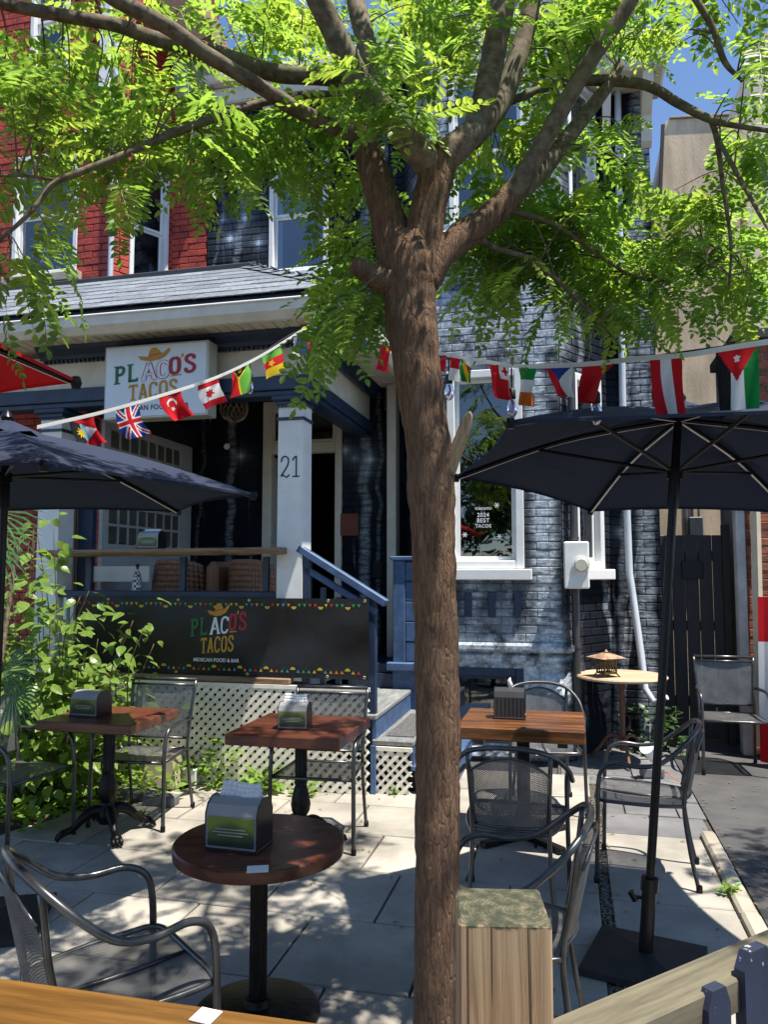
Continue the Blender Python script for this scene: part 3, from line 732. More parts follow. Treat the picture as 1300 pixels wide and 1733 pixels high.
for i in range(ny):
    for j in range(nz):
        y, z = ya + (yb - ya) * i / ny, za + (zb - za) * j / nz; MB().box(UP_ - .004, UP_ + .004, y + .013, y + (yb - ya) / ny - .013, z + .013, z + (zb - za) / nz - .013).build('pane', PG, po)
MB().box(UP_ - .05, UP_ + .05, .16, 2.08, 3.12, 3.30).build('partition_beam', DARK, house)
MB().box(UP_ - .2, UP_ - .05, .30, .36, FZ, 3.1).build('partition_post', NAVY, house)
for i in range(5): MB().box(UP_ - .62 + i * .088, UP_ - .62 + i * .088 + .08, .5, .52, FZ, 3.1, bev=.003).build('fence_board', wood('brown_fence', (.10, .06, .035), (.24, .15, .09), .8, 2), house)
# eave bracket and cornice at the top right, downspouts, meter
b = MB(); b.box(2.25, 3.12, VM - .42, VM + .2, 6.62, 6.86, bev=.03); b.box(2.2, 3.16, VM - .5, VM + .2, 6.86, 6.95, bev=.02); b.build('cornice', SOFFIT, house)
b = MB(); b.prism([(0, 6.62), (-.36, 6.62), (-.34, 6.5), (-.1, 6.3), (-.06, 6.05), (0, 6.0)], 2.9, 3.0, lambda a, z, d: (d, VM + a, z)); b.build('eave_bracket', SOFFIT, house)
b = MB(); b.prism([(0, 6.62), (-.3, 6.62), (-.28, 6.5), (-.1, 6.3), (-.06, 6.05), (0, 6.0)], 2.52, 2.6, lambda a, z, d: (d, VM + a, z)); b.build('eave_bracket', WHITE, house)
b = MB(); ds = [F(1046, 150, VM - .05), F(1050, 430, VM - .05), F(1055, 700, VM - .05), F(1062, 870, VM - .05), F(1066, 970, VM - .05), F(1072, 1010, VM - .08), F(1086, 1110, VM - .14), F(1092, 1165, VM - .18), F(1108, 1188, VM - .22), F(1130, 1180, VM - .3)]
b.tube([(p.x, p.y, p.z) for p in ds], [.034] * 8 + [.028, .024], 10); b.build('downspout', simple('pale_downspout', (.52, .57, .64), .4, amt=.06), house, 'auto')
b = MB(); q0, q1 = F(962, 850, VB + .02), F(962, 1160, VB + .02); b.tube([(q0.x + .05, q0.y + .0, 3.6), (q0.x + .05, q0.y, .2)], .036, 10)
for z in (1.0, 1.98, 2.4): b.lathe([(.043, 0), (.043, .03)], 12, (q0.x + .05, q0.y, z))
b.build('cable_conduit', simple('grey_conduit', (.06, .06, .062), .5, .3), house, 'auto')
mu = 2.06
b = MB(); b.box(mu, mu + .22, VB - .20, VB - .04, 1.54, 1.96, bev=.012); mt = b.build('meter_box', GREYWHITE, house)
b = MB(); b.lathe([(.062, 0), (.062, .02), (.056, .03), (.056, .10), (.05, .108)], 24); me = b.mesh('meter_dial', simple('meter_glass', (.50, .50, .40), .15, amt=.1), 'auto'); me.transform(Matrix.Translation((mu + .15, VB - .2, 1.75)) @ Matrix.Rotation(R(90), 4, 'X')); link('meter_dial', me, mt)
b = MB(); b.lathe([(.075, 0), (.075, .012)], 24); me = b.mesh('meter_ring', GREYWHITE, 'auto'); me.transform(Matrix.Translation((mu + .15, VB - .2, 1.75)) @ Matrix.Rotation(R(90), 4, 'X')); link('meter_ring', me, mt)
# things fixed on the porch wall
q = F(592, 888, VM - .03); MB().box(q.x - .12, q.x + .10, VM - .05, VM - .03, q.z - .12, q.z + .12, bev=.004).build('letter_box', simple('rust_red', (.16, .03, .012), .6), house)
q = F(640, 965, VM - .03); MB().box(q.x - .05, q.x + .05, VM - .06, VM - .03, q.z - .08, q.z + .08, bev=.006).build('door_bell_panel', DARK, house)
# ================================================================ RED HOUSE (left half of the pair)
red = hthing('red_house', 'red painted brick house with white sash windows above porch roof', 'house')
VF = 1.45
f0, f1 = F(20, 440, VF).x, F(130, 440, VF).x
a0, a1 = F(52, 60, VF).x, F(118, 60, VF).x
LF = -6.2; UE = F(186, 440, VF).x
Mf = wall(red, (LF, VF), (UE, VF), 0, 9, [(f0 - LF, f1 - LF, 5.02, 6.45), (a0 - LF, a1 - LF, 7.45, 8.7)], REDB, REDM, [(-20, 0, 190, 480)])
UC = -2.385
cl = math.hypot(UC - UE, VM - VF)
Mca = wall(red, (UE, VF), (UC, VM), 0, 9, [(.22, cl - .05, 4.9, 6.35)], REDB, REDM, [(180, 0, 295, 480)])
Mfl = wall(red, (UC, VM), (U0 - .004, VM), 4.202, 9, [], REDB, REDM, [(285, 0, 360, 480)])
lay_bricks(red)
window(red, Mf, f0 - LF, f1 - LF, 5.02, 6.45, WHITE, pane=PANE2, behind=(.08, .11, .15), sillm=simple('stone_sill', (.4, .37, .3), .9, bump=.4))
window(red, Mf, a0 - LF, a1 - LF, 7.45, 8.7, WHITE, pane=PANE2, behind=(.08, .11, .15))
window(red, Mca, .22, cl - .05, 4.9, 6.35, WHITE, pane=PANE2, behind=(.03, .035, .04), sill=False)
b = MB(); q = F(188, 400, VF - .05); b.tube([(q.x, q.y, 4.6), (q.x, q.y, 9)], .03, 10); b.build('downspout', simple('pale_downspout', (.5, .5, .5)), red, 'auto')
q = F(190, 100, VF - .05); b = MB(); b.box(UE - .16, UE - .02, VF - .09, VF - .01, 6.5, 9.0, bev=.01); b.build('corner_board', GREYWHITE, red)
BSH = simple('brown_shingle', (.16, .10, .06), .9, amt=.4, scale=25, bump=.5, stretch=(1, 1, 6))
b = MB(); pl = [F(px, py, 1.8) for px, py in ((278, -60), (318, -70), (375, 86), (355, 100), (322, 92), (296, 50))]
b.prism([(p.x, p.z) for p in pl], 1.5, 2.3, lambda a, z, d: (a, d, z)); b.build('gable_roof', BSH, red)
b = MB(); pl = [F(px, py, 1.95) for px, py in ((296, 110), (372, 102), (360, 150), (345, 165), (345, 230), (338, 290), (326, 240), (316, 190), (300, 160))]
b.prism([(p.x, p.z) for p in pl], 1.9, 2.09, lambda a, z, d: (a, d, z)); b.build('eave_bracket', simple('weathered_trim', (.36, .33, .29), .8, amt=.3, scale=14), red)

# ================================================================ neighbours on the right
tan = hthing('stucco_house', 'tall tan stucco house end rising behind the alley gate', 'house')
TAN = simple('tan_stucco', (.64, .49, .33), .9, amt=.2, scale=3.5, bump=.6, bscale=60, stretch=(1.6, 1.6, .35))
VT = 5.5
pl = [F(px, py, VT) for px, py in ((1098, 1180), (1104, 700), (1107, 450), (1116, 320), (1127, 206), (1140, 200), (1180, 191), (1226, 194), (1244, 206), (1252, 240), (1262, 1180))]
b = MB(); b.prism([(p.x, max(p.z, -.04)) for p in pl], VT, VT + 3, lambda a, z, d: (a, d, z)); b.build('wall', TAN, tan)
pl2 = [(p.x + .02, p.z - .0) for p in pl]
b = MB(); A, B_ = F(1134, 200, VT - .03), F(1236, 194, VT - .03); bar(tan, 'coping', (A.x, VT + .1, A.z + .012), (B_.x, VT + .1, B_.z + .012), .26, .03, simple('coping_cap', (.30, .22, .14), .8))
for px in (1150,): q = F(px, 560, VT); MB().box(q.x - .008, q.x + .008, VT - .006, VT, 1.2, 7.0).build('stucco_joint', simple('stucco_joint', (.36, .26, .16), .9), tan)
A, B_ = F(1123, 210, VT - .02), F(1103, 700, VT - .02); bar(tan, 'edge_trim', (A.x, VT - .0, A.z), (B_.x, VT - .0, B_.z), .06, .05, simple('dark_trim', (.03, .025, .022), .7))
q = F(1178, 895, VT - .06); MB().box(q.x - .09, q.x + .09, VT - .13, VT - .002, q.z - .17, q.z + .16, bev=.01).build('electrical_box', simple('grey_box', (.07, .08, .09), .5, .4), tan)
b = MB()
for dx in (-.03, .05): b.tube([(q.x + dx, VT - .04, q.z + .16), (q.x + dx, VT - .04, q.z + 1.2)], .014, 6)
b.build('conduit', simple('grey_box', (.07, .08, .09)), tan)
brk = hthing('brick_house', 'bare red brick house corner at the right edge with beige downspout', 'house')
UR = F(1262, 900, 2.0).x
Mk = wall(brk, (UR, 2.0), (UR + 2.6, 2.0), 0, 3.9, [], BRK, MORTAR, [(1240, 540, 1310, 1180)])
lay_bricks(brk)
wall(brk, (UR, 3.2), (UR, 2.2), 0, 3.9, [], BRK, MORTAR, bricks=False)
MB().box(UR - .06, UR + 2.6, 1.9, 3.2, 3.9, 4.0, bev=.01).build('flat_roof', simple('flat_roof_felt', (.05, .05, .05), .9), brk)
A, B_ = F(1264, 700, 1.9), F(1287, 1210, 1.9); b = MB(); b.tube([(A.x + .06, 1.93, 3.88), (A.x + .06, 1.93, 3.2), (A.x + .05, 1.93, 2.0), (B_.x, 1.9, .1)], .045, 4); b.build('downspout', simple('beige_downspout', (.50, .45, .34), .5, amt=.08), brk)
b = MB(); b.box(UR - .09, UR - .01, 1.95, 2.1, 0, 3.3, bev=.006); b.build('corner_trim', simple('grey_trim', (.42, .42, .42), .7), brk)
pl = [F(px, py, 6.6) for px, py in ((1262, 1180), (1266, 210), (1278, 70), (1300, 52), (1420, 30), (1480, 1180))]
b = MB(); b.prism([(p.x, max(p.z, -.04)) for p in pl], 6.6, 9.5, lambda a, z, d: (a, d, z)); b.build('rear_wing', simple('pale_stucco', (.62, .56, .47), .9, amt=.12, scale=3, bump=.4), tan)
for i in range(4): MB().box(UR + .10 + i * .13, UR + .10 + i * .13 + .12, 1.78, 1.81, 0, 1.45 + .02 * (i % 2), bev=.004).build('fence_board', wood('grey_fence', (.22, .19, .15), (.42, .37, .30), .9, 2), brk)
# alley gate of dark boards
gt = hthing('alley_gate', 'dark vertical board gate closing the alley between houses', 'gate')
GATE = wood('gate_boards', (.012, .014, .017), (.035, .038, .042), .6, 2)
g0, g1 = 2.99, UR - .10; n = 5; w = (g1 - g0) / n
for i in range(n): MB().box(g0 + i * w + .003, g0 + (i + 1) * w - .003, 2.42 + rnd.uniform(0, .006), 2.45, .05, 2.06 + rnd.uniform(-.01, .01), bev=.004).build('board', GATE, gt)
for z in (.35, 1.1, 1.8): MB().box(g0, g1, 2.46, 2.50, z, z + .1).build('cross_rail', GATE, gt)
b = MB(); b.box(g1 - .04, g1 + .03, 2.36, 2.45, 0, 2.16, bev=.006); b.build('gate_post', simple('gate_post_paint', (.02, .018, .016), .6), gt)
MB().box(g0 + .22, g0 + .42, 2.395, 2.42, 1.62, 1.80, bev=.004).build('latch_plate', simple('latch', (.015, .017, .02), .4, .4), gt)
# red and white flag cloth hanging at the right edge
fl = thing('hanging_flag', 'red and white striped flag cloth hanging at the right edge', 'flag', (0, 0, 0))
FR, FW = cloth('flag_red', (.55, .012, .02)), cloth('flag_white', (.74, .74, .74))
b = MB(); nx, nz = 14, 40
A = F(1283, 1010, 1.5); zt, zb = A.z, F(1285, 1290, 1.5).z
for j in range(nz):
    for i in range(nx):
        b.mi = 1 if .27 < j / nz < .74 else 0; q = []
        for a, c in ((i, j), (i + 1, j), (i + 1, j + 1), (i, j + 1)):
            x = A.x + a * .05 - .02 * (c / nz); z = zt + (zb - zt) * c / nz
            q.append(W(x, 1.5 + .03 * math.sin(a * 1.1 + c * .06) * (.4 + c / nz), z))
        b.quad(*q)
b.build('cloth', [FR, FW], fl, True)

# ================================================================ sign box and banner
GRN, DRED, MUST, LWH, INK = [simple(n_, c_, .5, amt=.03) for n_, c_ in (('print_green', (.015, .13, .035)), ('print_red', (.36, .012, .02)), ('print_mustard', (.52, .26, .012)), ('print_white', (.72, .73, .74)), ('print_ink', (.015, .016, .02)))]
GLY = {  # slab-serif display letters: thick strokes, thin serifs, in a box of width .6, height 1
 'P': ([[(.16, 0), (.16, 1)], [(.16, .93), (.36, .93), (.47, .85), (.49, .72), (.45, .58), (.34, .5), (.16, .5)]], [[(.02, .02), (.32, .02)], [(.02, .98), (.2, .98)]]),
 'L': ([[(.16, 0), (.16, 1)], [(.12, .06), (.5, .06)]], [[(.02, .98), (.32, .98)], [(.52, 0), (.52, .2)]]),
 'A': ([[(.08, 0), (.28, 1)], [(.28, 1), (.5, 0)], [(.16, .32), (.42, .32)]], [[(.0, .02), (.18, .02)], [(.4, .02), (.6, .02)]]),
 'C': ([[(.5, .78), (.44, .92), (.3, .98), (.16, .9), (.1, .7), (.1, .3), (.16, .1), (.3, .02), (.44, .08), (.5, .22)]], [[(.52, .72), (.52, .96)]]),
 'O': ([[(.3, .99), (.15, .9), (.1, .7), (.1, .3), (.15, .1), (.3, .01), (.45, .1), (.5, .3), (.5, .7), (.45, .9), (.3, .99)]], []),
 'S': ([[(.48, .76), (.42, .93), (.28, .98), (.14, .9), (.12, .72), (.22, .58), (.38, .46), (.48, .32), (.47, .14), (.36, .03), (.22, .02), (.12, .1), (.09, .24)]], [[(.5, .72), (.5, .96)], [(.08, .04), (.08, .28)]]),
 'T': ([[(.28, 0), (.28, 1)], [(.02, .95), (.54, .95)]], [[(.14, .02), (.42, .02)], [(.03, .8), (.03, .96)], [(.53, .8), (.53, .96)]]),
 "'": ([[(.14, .98), (.2, .9), (.18, .78), (.08, .68)]], [])}
def letter(ch, x, y, w, h, fr, parent, m, wt=.15, d=.003, rise=0.0, outline=None):
    b = MB(); f2 = lambda a, c, dd: fr(x + a / .6 * w, y + c * h + rise * (a / .6 * w), dd)
    th, tn = GLY[ch]; strokes(b, th, wt, f2, 0, d); strokes(b, tn, .075, f2, .0002, d + .0003); o = b.build('letter', m, parent)
    if outline:
        k = MB(); strokes(k, th, wt + .07, f2, -.001, d - .0012); strokes(k, tn, .13, f2, -.001, d - .0014); k.build('letter_outline', outline, o)
    return o
def logo(parent, fr, s, ac, acout):      # logo box: 1 wide, about .78 tall, origin lower left
    L = lambda ch, x, y, w, h, m, **k: letter(ch, x * s, y * s, w * s, h * s, fr, parent, m, rise=.10, **k)
    L('P', .0, .30, .15, .28, GRN); L('L', .16, .32, .15, .28, GRN)
    L('A', .34, .335, .19, .27, ac, wt=.13, outline=acout); L('C', .52, .355, .16, .26, ac, wt=.13, outline=acout)
    L('O', .665, .41, .15, .25, DRED, wt=.19); L("'", .80, .55, .09, .17, MUST, wt=.16); L('S', .845, .42, .155, .27, DRED, wt=.17)
    b = MB(); b.prism([(.69 * s, .372 * s), (.82 * s, .385 * s), (.82 * s, .405 * s), (.69 * s, .392 * s)], 0, .003, fr); b.build('underline', MUST, parent)
    for i, ch in enumerate('TACOS'): letter(ch, (.19 + i * .12) * s, (.03 + i * .012) * s, .115 * s, .24 * s, fr, parent, MUST, wt=.15, rise=.10)
    b = MB(); cx, cy = .50 * s, .70 * s; ca, sa = math.cos(.22), math.sin(.22)
    T = lambda x, y: (cx + (x * ca - y * sa) * s, cy + (x * sa + y * ca) * s)
    brim = [(-.20, .07), (-.17, .0), (-.08, -.05), (.02, -.06), (.12, -.03), (.19, .04), (.20, .09), (.16, .07), (.08, .02), (-.06, .015), (-.14, .05)]
    b.prism([T(*p) for p in brim], .0036, .0046, fr); b.prism([T(*p) for p in ((-.075, .02), (-.05, .10), (-.01, .145), (.04, .14), (.07, .09), (.085, .025), (.0, .0))], .0036, .0048, fr); hat = b.build('sombrero', MUST, parent)
    k = MB()
    for i in range(9):
        x = -.15 + i * .037; y = -.035 + 1.4 * (x - .01) ** 2 + .012; k.prism([T(x - .007, y), (T(x, y - .009)), T(x + .007, y), T(x, y + .009)], .005, .0056, fr)
    k.prism([T(-.075, .022), T(.085, .028), T(.086, .040), T(-.074, .036)], .005, .0058, fr); k.build('hat_trim', DRED, hat)
sg = hthing('sign_box', 'pale blue light box sign with sombrero logo hung under the gutter', 'sign')
VS = -.26; A, B_ = F(178, 584, VS), F(351, 700, VS); su0, su1, sz0, sz1 = A.x, B_.x, B_.z - .01, A.z - .02
SF = simple('sign_face', (.70, .75, .77), .35, amt=.03)
b = MB(); b.box(su0, su1, VS, VS + .16, sz0, sz1, bev=.006); b.build('casing', simple('sign_casing', (.50, .48, .42), .4, .2, amt=.06), sg)
b = MB(); b.box(su0 + .018, su1 - .018, VS - .005, VS - .001, sz0 + .018, sz1 - .018); b.build('face_panel', SF, sg)
sfr = lambda a, c, d: (su0 + .09 + a, VS - .0055 - d, sz0 + .135 + c * .70)
logo(sg, sfr, (su1 - su0) * .80, LWH, DRED)
text('MEXICAN FOOD & BAR', .058, Matrix.Translation(((su0 + su1) / 2, VS - .006, sz0 + .085)) @ UPR, INK, sg, sx=.92, bold=.001, spacing=1.12)
for x in (su0 + .2, su1 - .2): MB().box(x - .015, x + .015, VS + .16, -.03, sz1 - .2, sz1 - .17).build('wall_bracket', NAVY, sg)
bn = hthing('banner', 'black vinyl banner with colourful logo tied along the porch rail', 'banner')
VIN = None
t = NT('black_vinyl'); p = t.pos(); n1 = t.noise(t.map(p, (1.6, 1, .9), (0, R(35), 0)), 1.5, 1, .4, .3); t.bump(t.math('MULTIPLY_ADD', t.noise(p, 6, 1), .12, n1), .45, .09)
VIN = t.fin(t.mix(t.noise(p, 3, 4), (.010, .009, .009), (.018, .016, .016)), .34, spec=.32)
bu0, bu1, bz0, bz1 = -2.02, .585, .855, 1.478
def bw(u, z):
    k = (z - bz0) / (bz1 - bz0); return -.045 - .012 * math.sin(u * 3.1 + z * 4) * math.sin(math.pi * k) - .008 * math.sin(u * 9 - z * 6) * math.sin(math.pi * k) - (.012 * (1 - k))
b = MB(); nx, nz = 64, 18
for i in range(nx):
    for j in range(nz):
        b.quad(*[(bu0 + (bu1 - bu0) * a / nx, bw(bu0 + (bu1 - bu0) * a / nx, bz0 + (bz1 - bz0) * c / nz), bz0 + (bz1 - bz0) * c / nz) for a, c in ((i, j), (i + 1, j), (i + 1, j + 1), (i, j + 1))])
b.build('vinyl_sheet', VIN, bn, True)
A = F(322, 1108, -.05); bfr = lambda a, c, d: (A.x + a, bw(A.x + a, A.z + c) - .003 - d, A.z + c)
logo(bn, bfr, .50, LWH, INK)
q = F(367, 1117, -.05); text('MEXICAN FOOD & BAR', .040, Matrix.Translation((q.x, bw(q.x, q.z) - .005, q.z)) @ UPR, LWH, bn, sx=.95, bold=.0006)
PC = [simple('print_%d' % i, c, .5, amt=.02) for i, c in enumerate(((.5, .03, .02), (.55, .38, .02), (.03, .28, .08), (.03, .25, .35), (.6, .2, .02)))]
for zz, sgn in ((1.425, 1), (.905, -1)):
    b = MB(); i = 0; x = bu0 + .05
    while x < bu1 - .04:
        b.mi = rnd.randrange(5); y = bw(x, zz) - .004; s_ = .014
        if i % 5 == 3:
            b.mi = 1; pts = [(x + .022 * math.cos(a), zz + sgn * -.012 + sgn * -1 * (-.024 if sgn > 0 else -.024) * 0 + .022 * math.sin(a) * (1 if sgn < 0 else -1)) for a in [math.pi * k / 8 for k in range(9)]]
            b.v += [(px_, y, pz_) for px_, pz_ in pts]; b.f.append(tuple(range(len(b.v) - 9, len(b.v)))); b.m.append(b.mi)
        else:
            b.quad((x - s_, y, zz - (s_ if sgn < 0 else -s_) * .7), (x + s_, y, zz - (s_ if sgn < 0 else -s_) * .7), (x, y, zz + (s_ if sgn < 0 else -s_) * 1.1))
        if i % 4 == 1:
            b.mi = 3; b.quad((x + .016, y, zz + .02), (x + .021, y, zz + .02), (x + .021, y, zz + .026), (x + .016, y, zz + .026))
        x += .045; i += 1
    b.build('border_print', PC, bn)
for x in (-1.7, -1.05, -.42, .25, .55):
    for z in (bz1 - .018, bz0 + .018):
        b = MB(); b.lathe([(.007, 0), (.011, .002), (.013, 0)], 12); me = b.mesh('grommet', simple('brass', (.5, .4, .2), .3, .9)); me.transform(Matrix.Translation((x, bw(x, z) - .003, z)) @ UPR); link('grommet', me, bn)
# hanging pendant lamp of pierced metal
q = F(396, 690, .62); pd = hthing('pendant_lamp', 'pierced brass globe pendant lamp hanging in the porch', 'lamp')
BRS = simple('aged_brass', (.24, .18, .115), .35, .8, amt=.3)
b = MB(); prof = [(.004, -.14), (.03, -.13), (.09, -.10), (.125, -.04), (.128, .01), (.11, .06), (.07, .09)]; b.lathe([(r_ * .93, z) for r_, z in prof], 24, (q.x, .62, q.z)); b.build('inner_globe', simple('lamp_inner', (.02, .016, .012), .6), pd, True)
b = MB()
for k in range(16):
    for sg_ in (1, -1):
        pts = []
        for i, (r_, z) in enumerate(catmull([(a, c, 0) for a, c in prof], 3)[:, :2] if False else [(p_[0], p_[1]) for p_ in catmull([(a, c, 0) for a, c in prof], 3)]):
            a = 2 * math.pi * k / 16 + sg_ * i * .085; pts.append((q.x + r_ * math.cos(a), .62 + r_ * math.sin(a), q.z + z))
        b.tube(pts, .0045, 4, False)
b.build('pierced_shell', BRS, pd)
b = MB(); b.lathe([(.07, .085), (.075, .10), (.03, .13), (.01, .15)], 20, (q.x, .62, q.z)); b.tube([(q.x, .62, q.z + .14), (q.x, .62, 3.67)], .006, 6); b.build('chain_and_cap', BRS, pd)
# tan quilted bar stools behind the rail
STOOL = None
t = NT('tan_leather'); p = t.obj(); a_ = t.math('SINE', t.math('MULTIPLY', t.math('ADD', t.dot(p, (1, 0, 0)), t.dot(p, (0, 0, 1))), 70)); c_ = t.math('SINE', t.math('MULTIPLY', t.math('SUBTRACT', t.dot(p, (1, 0, 0)), t.dot(p, (0, 0, 1))), 70))
qn = t.math('MULTIPLY', t.math('POWER', t.math('ABSOLUTE', a_), .4), t.math('POWER', t.math('ABSOLUTE', c_), .4)); t.bump(qn, .12, .006)
STOOL = t.fin(t.mix(t.ramp(qn, .1, .5), (.21, .105, .06), (.27, .14, .082)), .5)
for (pa, pb, lab) in ((240, 335, 'tan quilted bar stool behind porch rail, nearest the checked bottle'), (345, 375, 'tan quilted bar stool turned sideways between its two neighbours'), (370, 456, 'tan quilted bar stool behind porch rail, nearest the numbered column')):
    A, B_ = F(pa, 990, .42), F(pb, 990, .42); c = (A.x + B_.x) / 2; st = hthing('bar_stool', lab, 'stool', 'tan stools along the porch bar')
    b = MB(); hw = (B_.x - A.x) / 2; b0 = MB(); n = 18
    if hw > .12:
        for i in range(n):
            for j in range(8):
                qd = []
                for a, cc in ((i, j), (i + 1, j), (i + 1, j + 1), (i, j + 1)):
                    s_ = -1 + 2 * a / n; t_ = cc / 8; x = c + hw * s_ * (1 - .12 * (t_ ** 3)); qd.append((x, .36 + .22 * (s_ * s_), 1.40 + .40 * t_ - .05 * (s_ ** 4) * t_))
                b0.quad(*qd)
        o = b0.build('backrest', STOOL, st, True); sm = o.modifiers.new('thick', 'SOLIDIFY'); sm.thickness = .05
    else:
        b0.box(c - .06, c + .06, .36, .8, 1.38, 1.78, bev=.05); b0.build('backrest', STOOL, st)
    b = MB(); b.box(c - .2, c + .2, .40, .82, 1.34, 1.42, bev=.03); b.build('seat', STOOL, st)
    for sx in (-.17, .17):
        for sy in (.45, .78): MB().tube([(c + sx * .8, sy, 1.34), (c + sx * 1.1, sy, FZ)], .012, 6).build('leg', BLACKM, st)
# checked bottle on the rail, camera
q = F(231, 985, .06); bo = hthing('checked_bottle', 'small blue and white checked bottle standing on porch railing beam', 'bottle')
CHK = None; t = NT('check_print'); n = t.node('ShaderNodeTexChecker'); t.put(n.inputs['Vector'], t.pos()); n.inputs['Scale'].default_value = 45; n.inputs['Color1'].default_value = (.03, .04, .10, 1); n.inputs['Color2'].default_value = (.6, .62, .66, 1); CHK = t.fin(n.outputs[0], .4)
b = MB(); b.lathe([(.045, 0), (.045, .02), (.036, .12), (.014, .17), (.014, .2)], 16, (q.x, .065, 1.531)); b.build('bottle_body', CHK, bo, 'auto'); MB().lathe([(.016, .2), (.016, .225)], 12, (q.x, .065, 1.531)).build('stopper', BLACKM, bo)
q = F(376, 748, 1.9); sc_ = hthing('security_camera', 'small pale security camera high on dark porch wall', 'camera'); b = MB(); b.tube([(q.x, 2.08, q.z), (q.x, 2.0, q.z - .02)], .015, 8); b.build('mount', GREYWHITE, sc_); b = MB(); b.tube([(q.x - .01, 2.05, q.z - .02), (q.x + .04, 1.93, q.z - .05)], .032, 12); b.build('housing', GREYWHITE, sc_, 'auto')
# ================================================================ TREE
BARK = None
t = NT('bark'); p = t.pos(); n1 = t.noise(t.map(p, (60, 60, 11)), 1.0, 8, .7, .35); n2 = t.noise(p, 4, 4); n4 = t.noise(t.map(p, (190, 190, 60)), 1.0, 4, .7)
crk = t.voro(t.map(p, (70, 70, 13)), 1.0, 'DISTANCE_TO_EDGE'); crf = t.ramp(crk, .0, .12)
c = t.mix(t.ramp(n1, .28, .7), (.085, .046, .028), (.225, .138, .086)); c = t.mix(t.ramp(n2, .45, .72, 0, .4), c, (.15, .105, .07)); c = t.mix(t.ramp(n4, .5, .75, 0, .45), c, (.28, .185, .125)); c = t.mix(t.math('MULTIPLY', t.math('SUBTRACT', 1.0, crf), .22), c, (.04, .024, .016))
t.bump(t.math('ADD', t.math('MULTIPLY', crf, .22), t.math('MULTIPLY_ADD', n4, .35, n1)), 1.0, .012); BARK = t.fin(c, .92, spec=.2)
t = NT('limb_bark'); p = t.pos(); n1 = t.noise(p, 30, 5, .65); n2 = t.noise(p, 7, 3)
c = t.mix(t.ramp(n1, .3, .7), (.075, .055, .036), (.20, .16, .115)); c = t.mix(t.ramp(n2, .5, .7, 0, .6), c, (.13, .14, .08)); t.bump(n1, .6, .006); LIMB = t.fin(c, .85, spec=.25)
TY = 2.45
tree = thing('locust_tree', 'honey locust tree with forked brown trunk standing in front of the patio', 'tree', (0, 0, 0))
def px_path(pts, n=8):                       # (px, py, half width px, depth)
    q = catmull([(*P(x, y, Y), r_ * Y / FPX) for x, y, r_, Y in pts], n)
    return [Vector(a[:3]) for a in q], [a[3] for a in q]
def limb(name, pts, m, n=8, seg=12, lump=.06, sd_=0, cap=True):
    pp, rr = px_path(pts, n); b = MB(); base = len(b.v); b.tube(pp, rr, seg, cap)
    nv = len(pp) * seg
    for i in range(nv):
        c_ = pp[i // seg]; v_ = Vector(b.v[i]); k = 1 + lump * mnoise.noise(v_ * 9 + Vector((sd_, 0, 0))) + lump * .7 * mnoise.noise(v_ * 26); b.v[i] = tuple(c_ + (v_ - c_) * k)
    b.build(name, m, tree, True); return pp, rr
LIMBS = {}
LIMBS['trunk'] = limb('trunk', [(735, 1960, 48, TY), (736, 1800, 37, TY), (739, 1600, 36, TY), (741, 1400, 37, TY), (741, 1200, 37, TY), (738, 1050, 37, TY), (733, 900, 38, TY), (728, 780, 40, TY), (717, 700, 39, TY), (703, 600, 41, TY), (694, 520, 44, TY), (691, 475, 47, TY), (691, 435, 48, TY), (694, 400, 34, TY)], BARK, 12, 28, .10)
LIMBS['lstem'] = limb('limb', [(678, 470, 34, TY), (660, 390, 30, TY + .02), (642, 315, 28, TY + .06), (622, 255, 25, TY + .1), (602, 205, 21, TY + .16), (585, 165, 20, TY + .2)], BARK, 8, 20, .07, 2)
LIMBS['rstem'] = limb('limb', [(706, 470, 36, TY), (718, 390, 33, TY), (731, 325, 31, TY), (744, 278, 30, TY), (758, 248, 26, TY)], BARK, 8, 20, .07, 4)
LIMBS['mid'] = limb('limb', [(738, 290, 30, TY), (708, 255, 25, TY - .03), (662, 203, 24, TY - .06), (617, 150, 23, TY - .1), (588, 100, 22, TY - .13), (556, 35, 21, TY - .16), (528, -20, 19, TY - .2), (500, -90, 16, TY - .25)], LIMB, 8, 14, .05, 5)
LIMBS['mid2'] = limb('limb', [(640, 175, 18, TY + .1), (625, 90, 18, TY + .15), (606, 20, 17, TY + .2), (590, -70, 14, TY + .3)], LIMB, 6, 12, .05, 6)
LIMBS['up'] = limb('limb', [(748, 268, 32, TY), (785, 238, 25, TY), (806, 212, 22, TY + .03), (820, 165, 21, TY + .05), (836, 90, 22, TY + .06), (852, 0, 22, TY + .08), (862, -100, 18, TY + .1)], LIMB, 8, 14, .05, 7)
LIMBS['up2'] = limb('limb', [(800, 240, 16, TY + .1), (845, 180, 18, TY + .18), (872, 110, 18, TY + .24), (893, 40, 17, TY + .28), (912, -60, 15, TY + .3)], LIMB, 8, 12, .05, 8)
LIMBS['right'] = limb('limb', [(716, 478, 28, TY), (747, 432, 26, TY + .02), (795, 392, 25, TY + .06), (850, 348, 23, TY + .1), (885, 305, 18, TY + .13)], BARK, 8, 18, .08, 9)
LIMBS['rdark'] = limb('limb', [(862, 335, 18, TY + .1), (902, 272, 17, TY + .08), (954, 180, 16, TY + .05), (999, 104, 15, TY), (1030, 60, 14, TY - .03), (1075, -10, 13, TY - .06), (1110, -80, 10, TY - .1)], LIMB, 8, 12, .05, 10)
LIMBS['rlight'] = limb('limb', [(866, 338, 17, TY + .14), (919, 287, 16, TY + .2), (981, 208, 14, TY + .28), (1026, 150, 11, TY + .33), (1050, 110, 8, TY + .36)], LIMB, 8, 12, .05, 11)
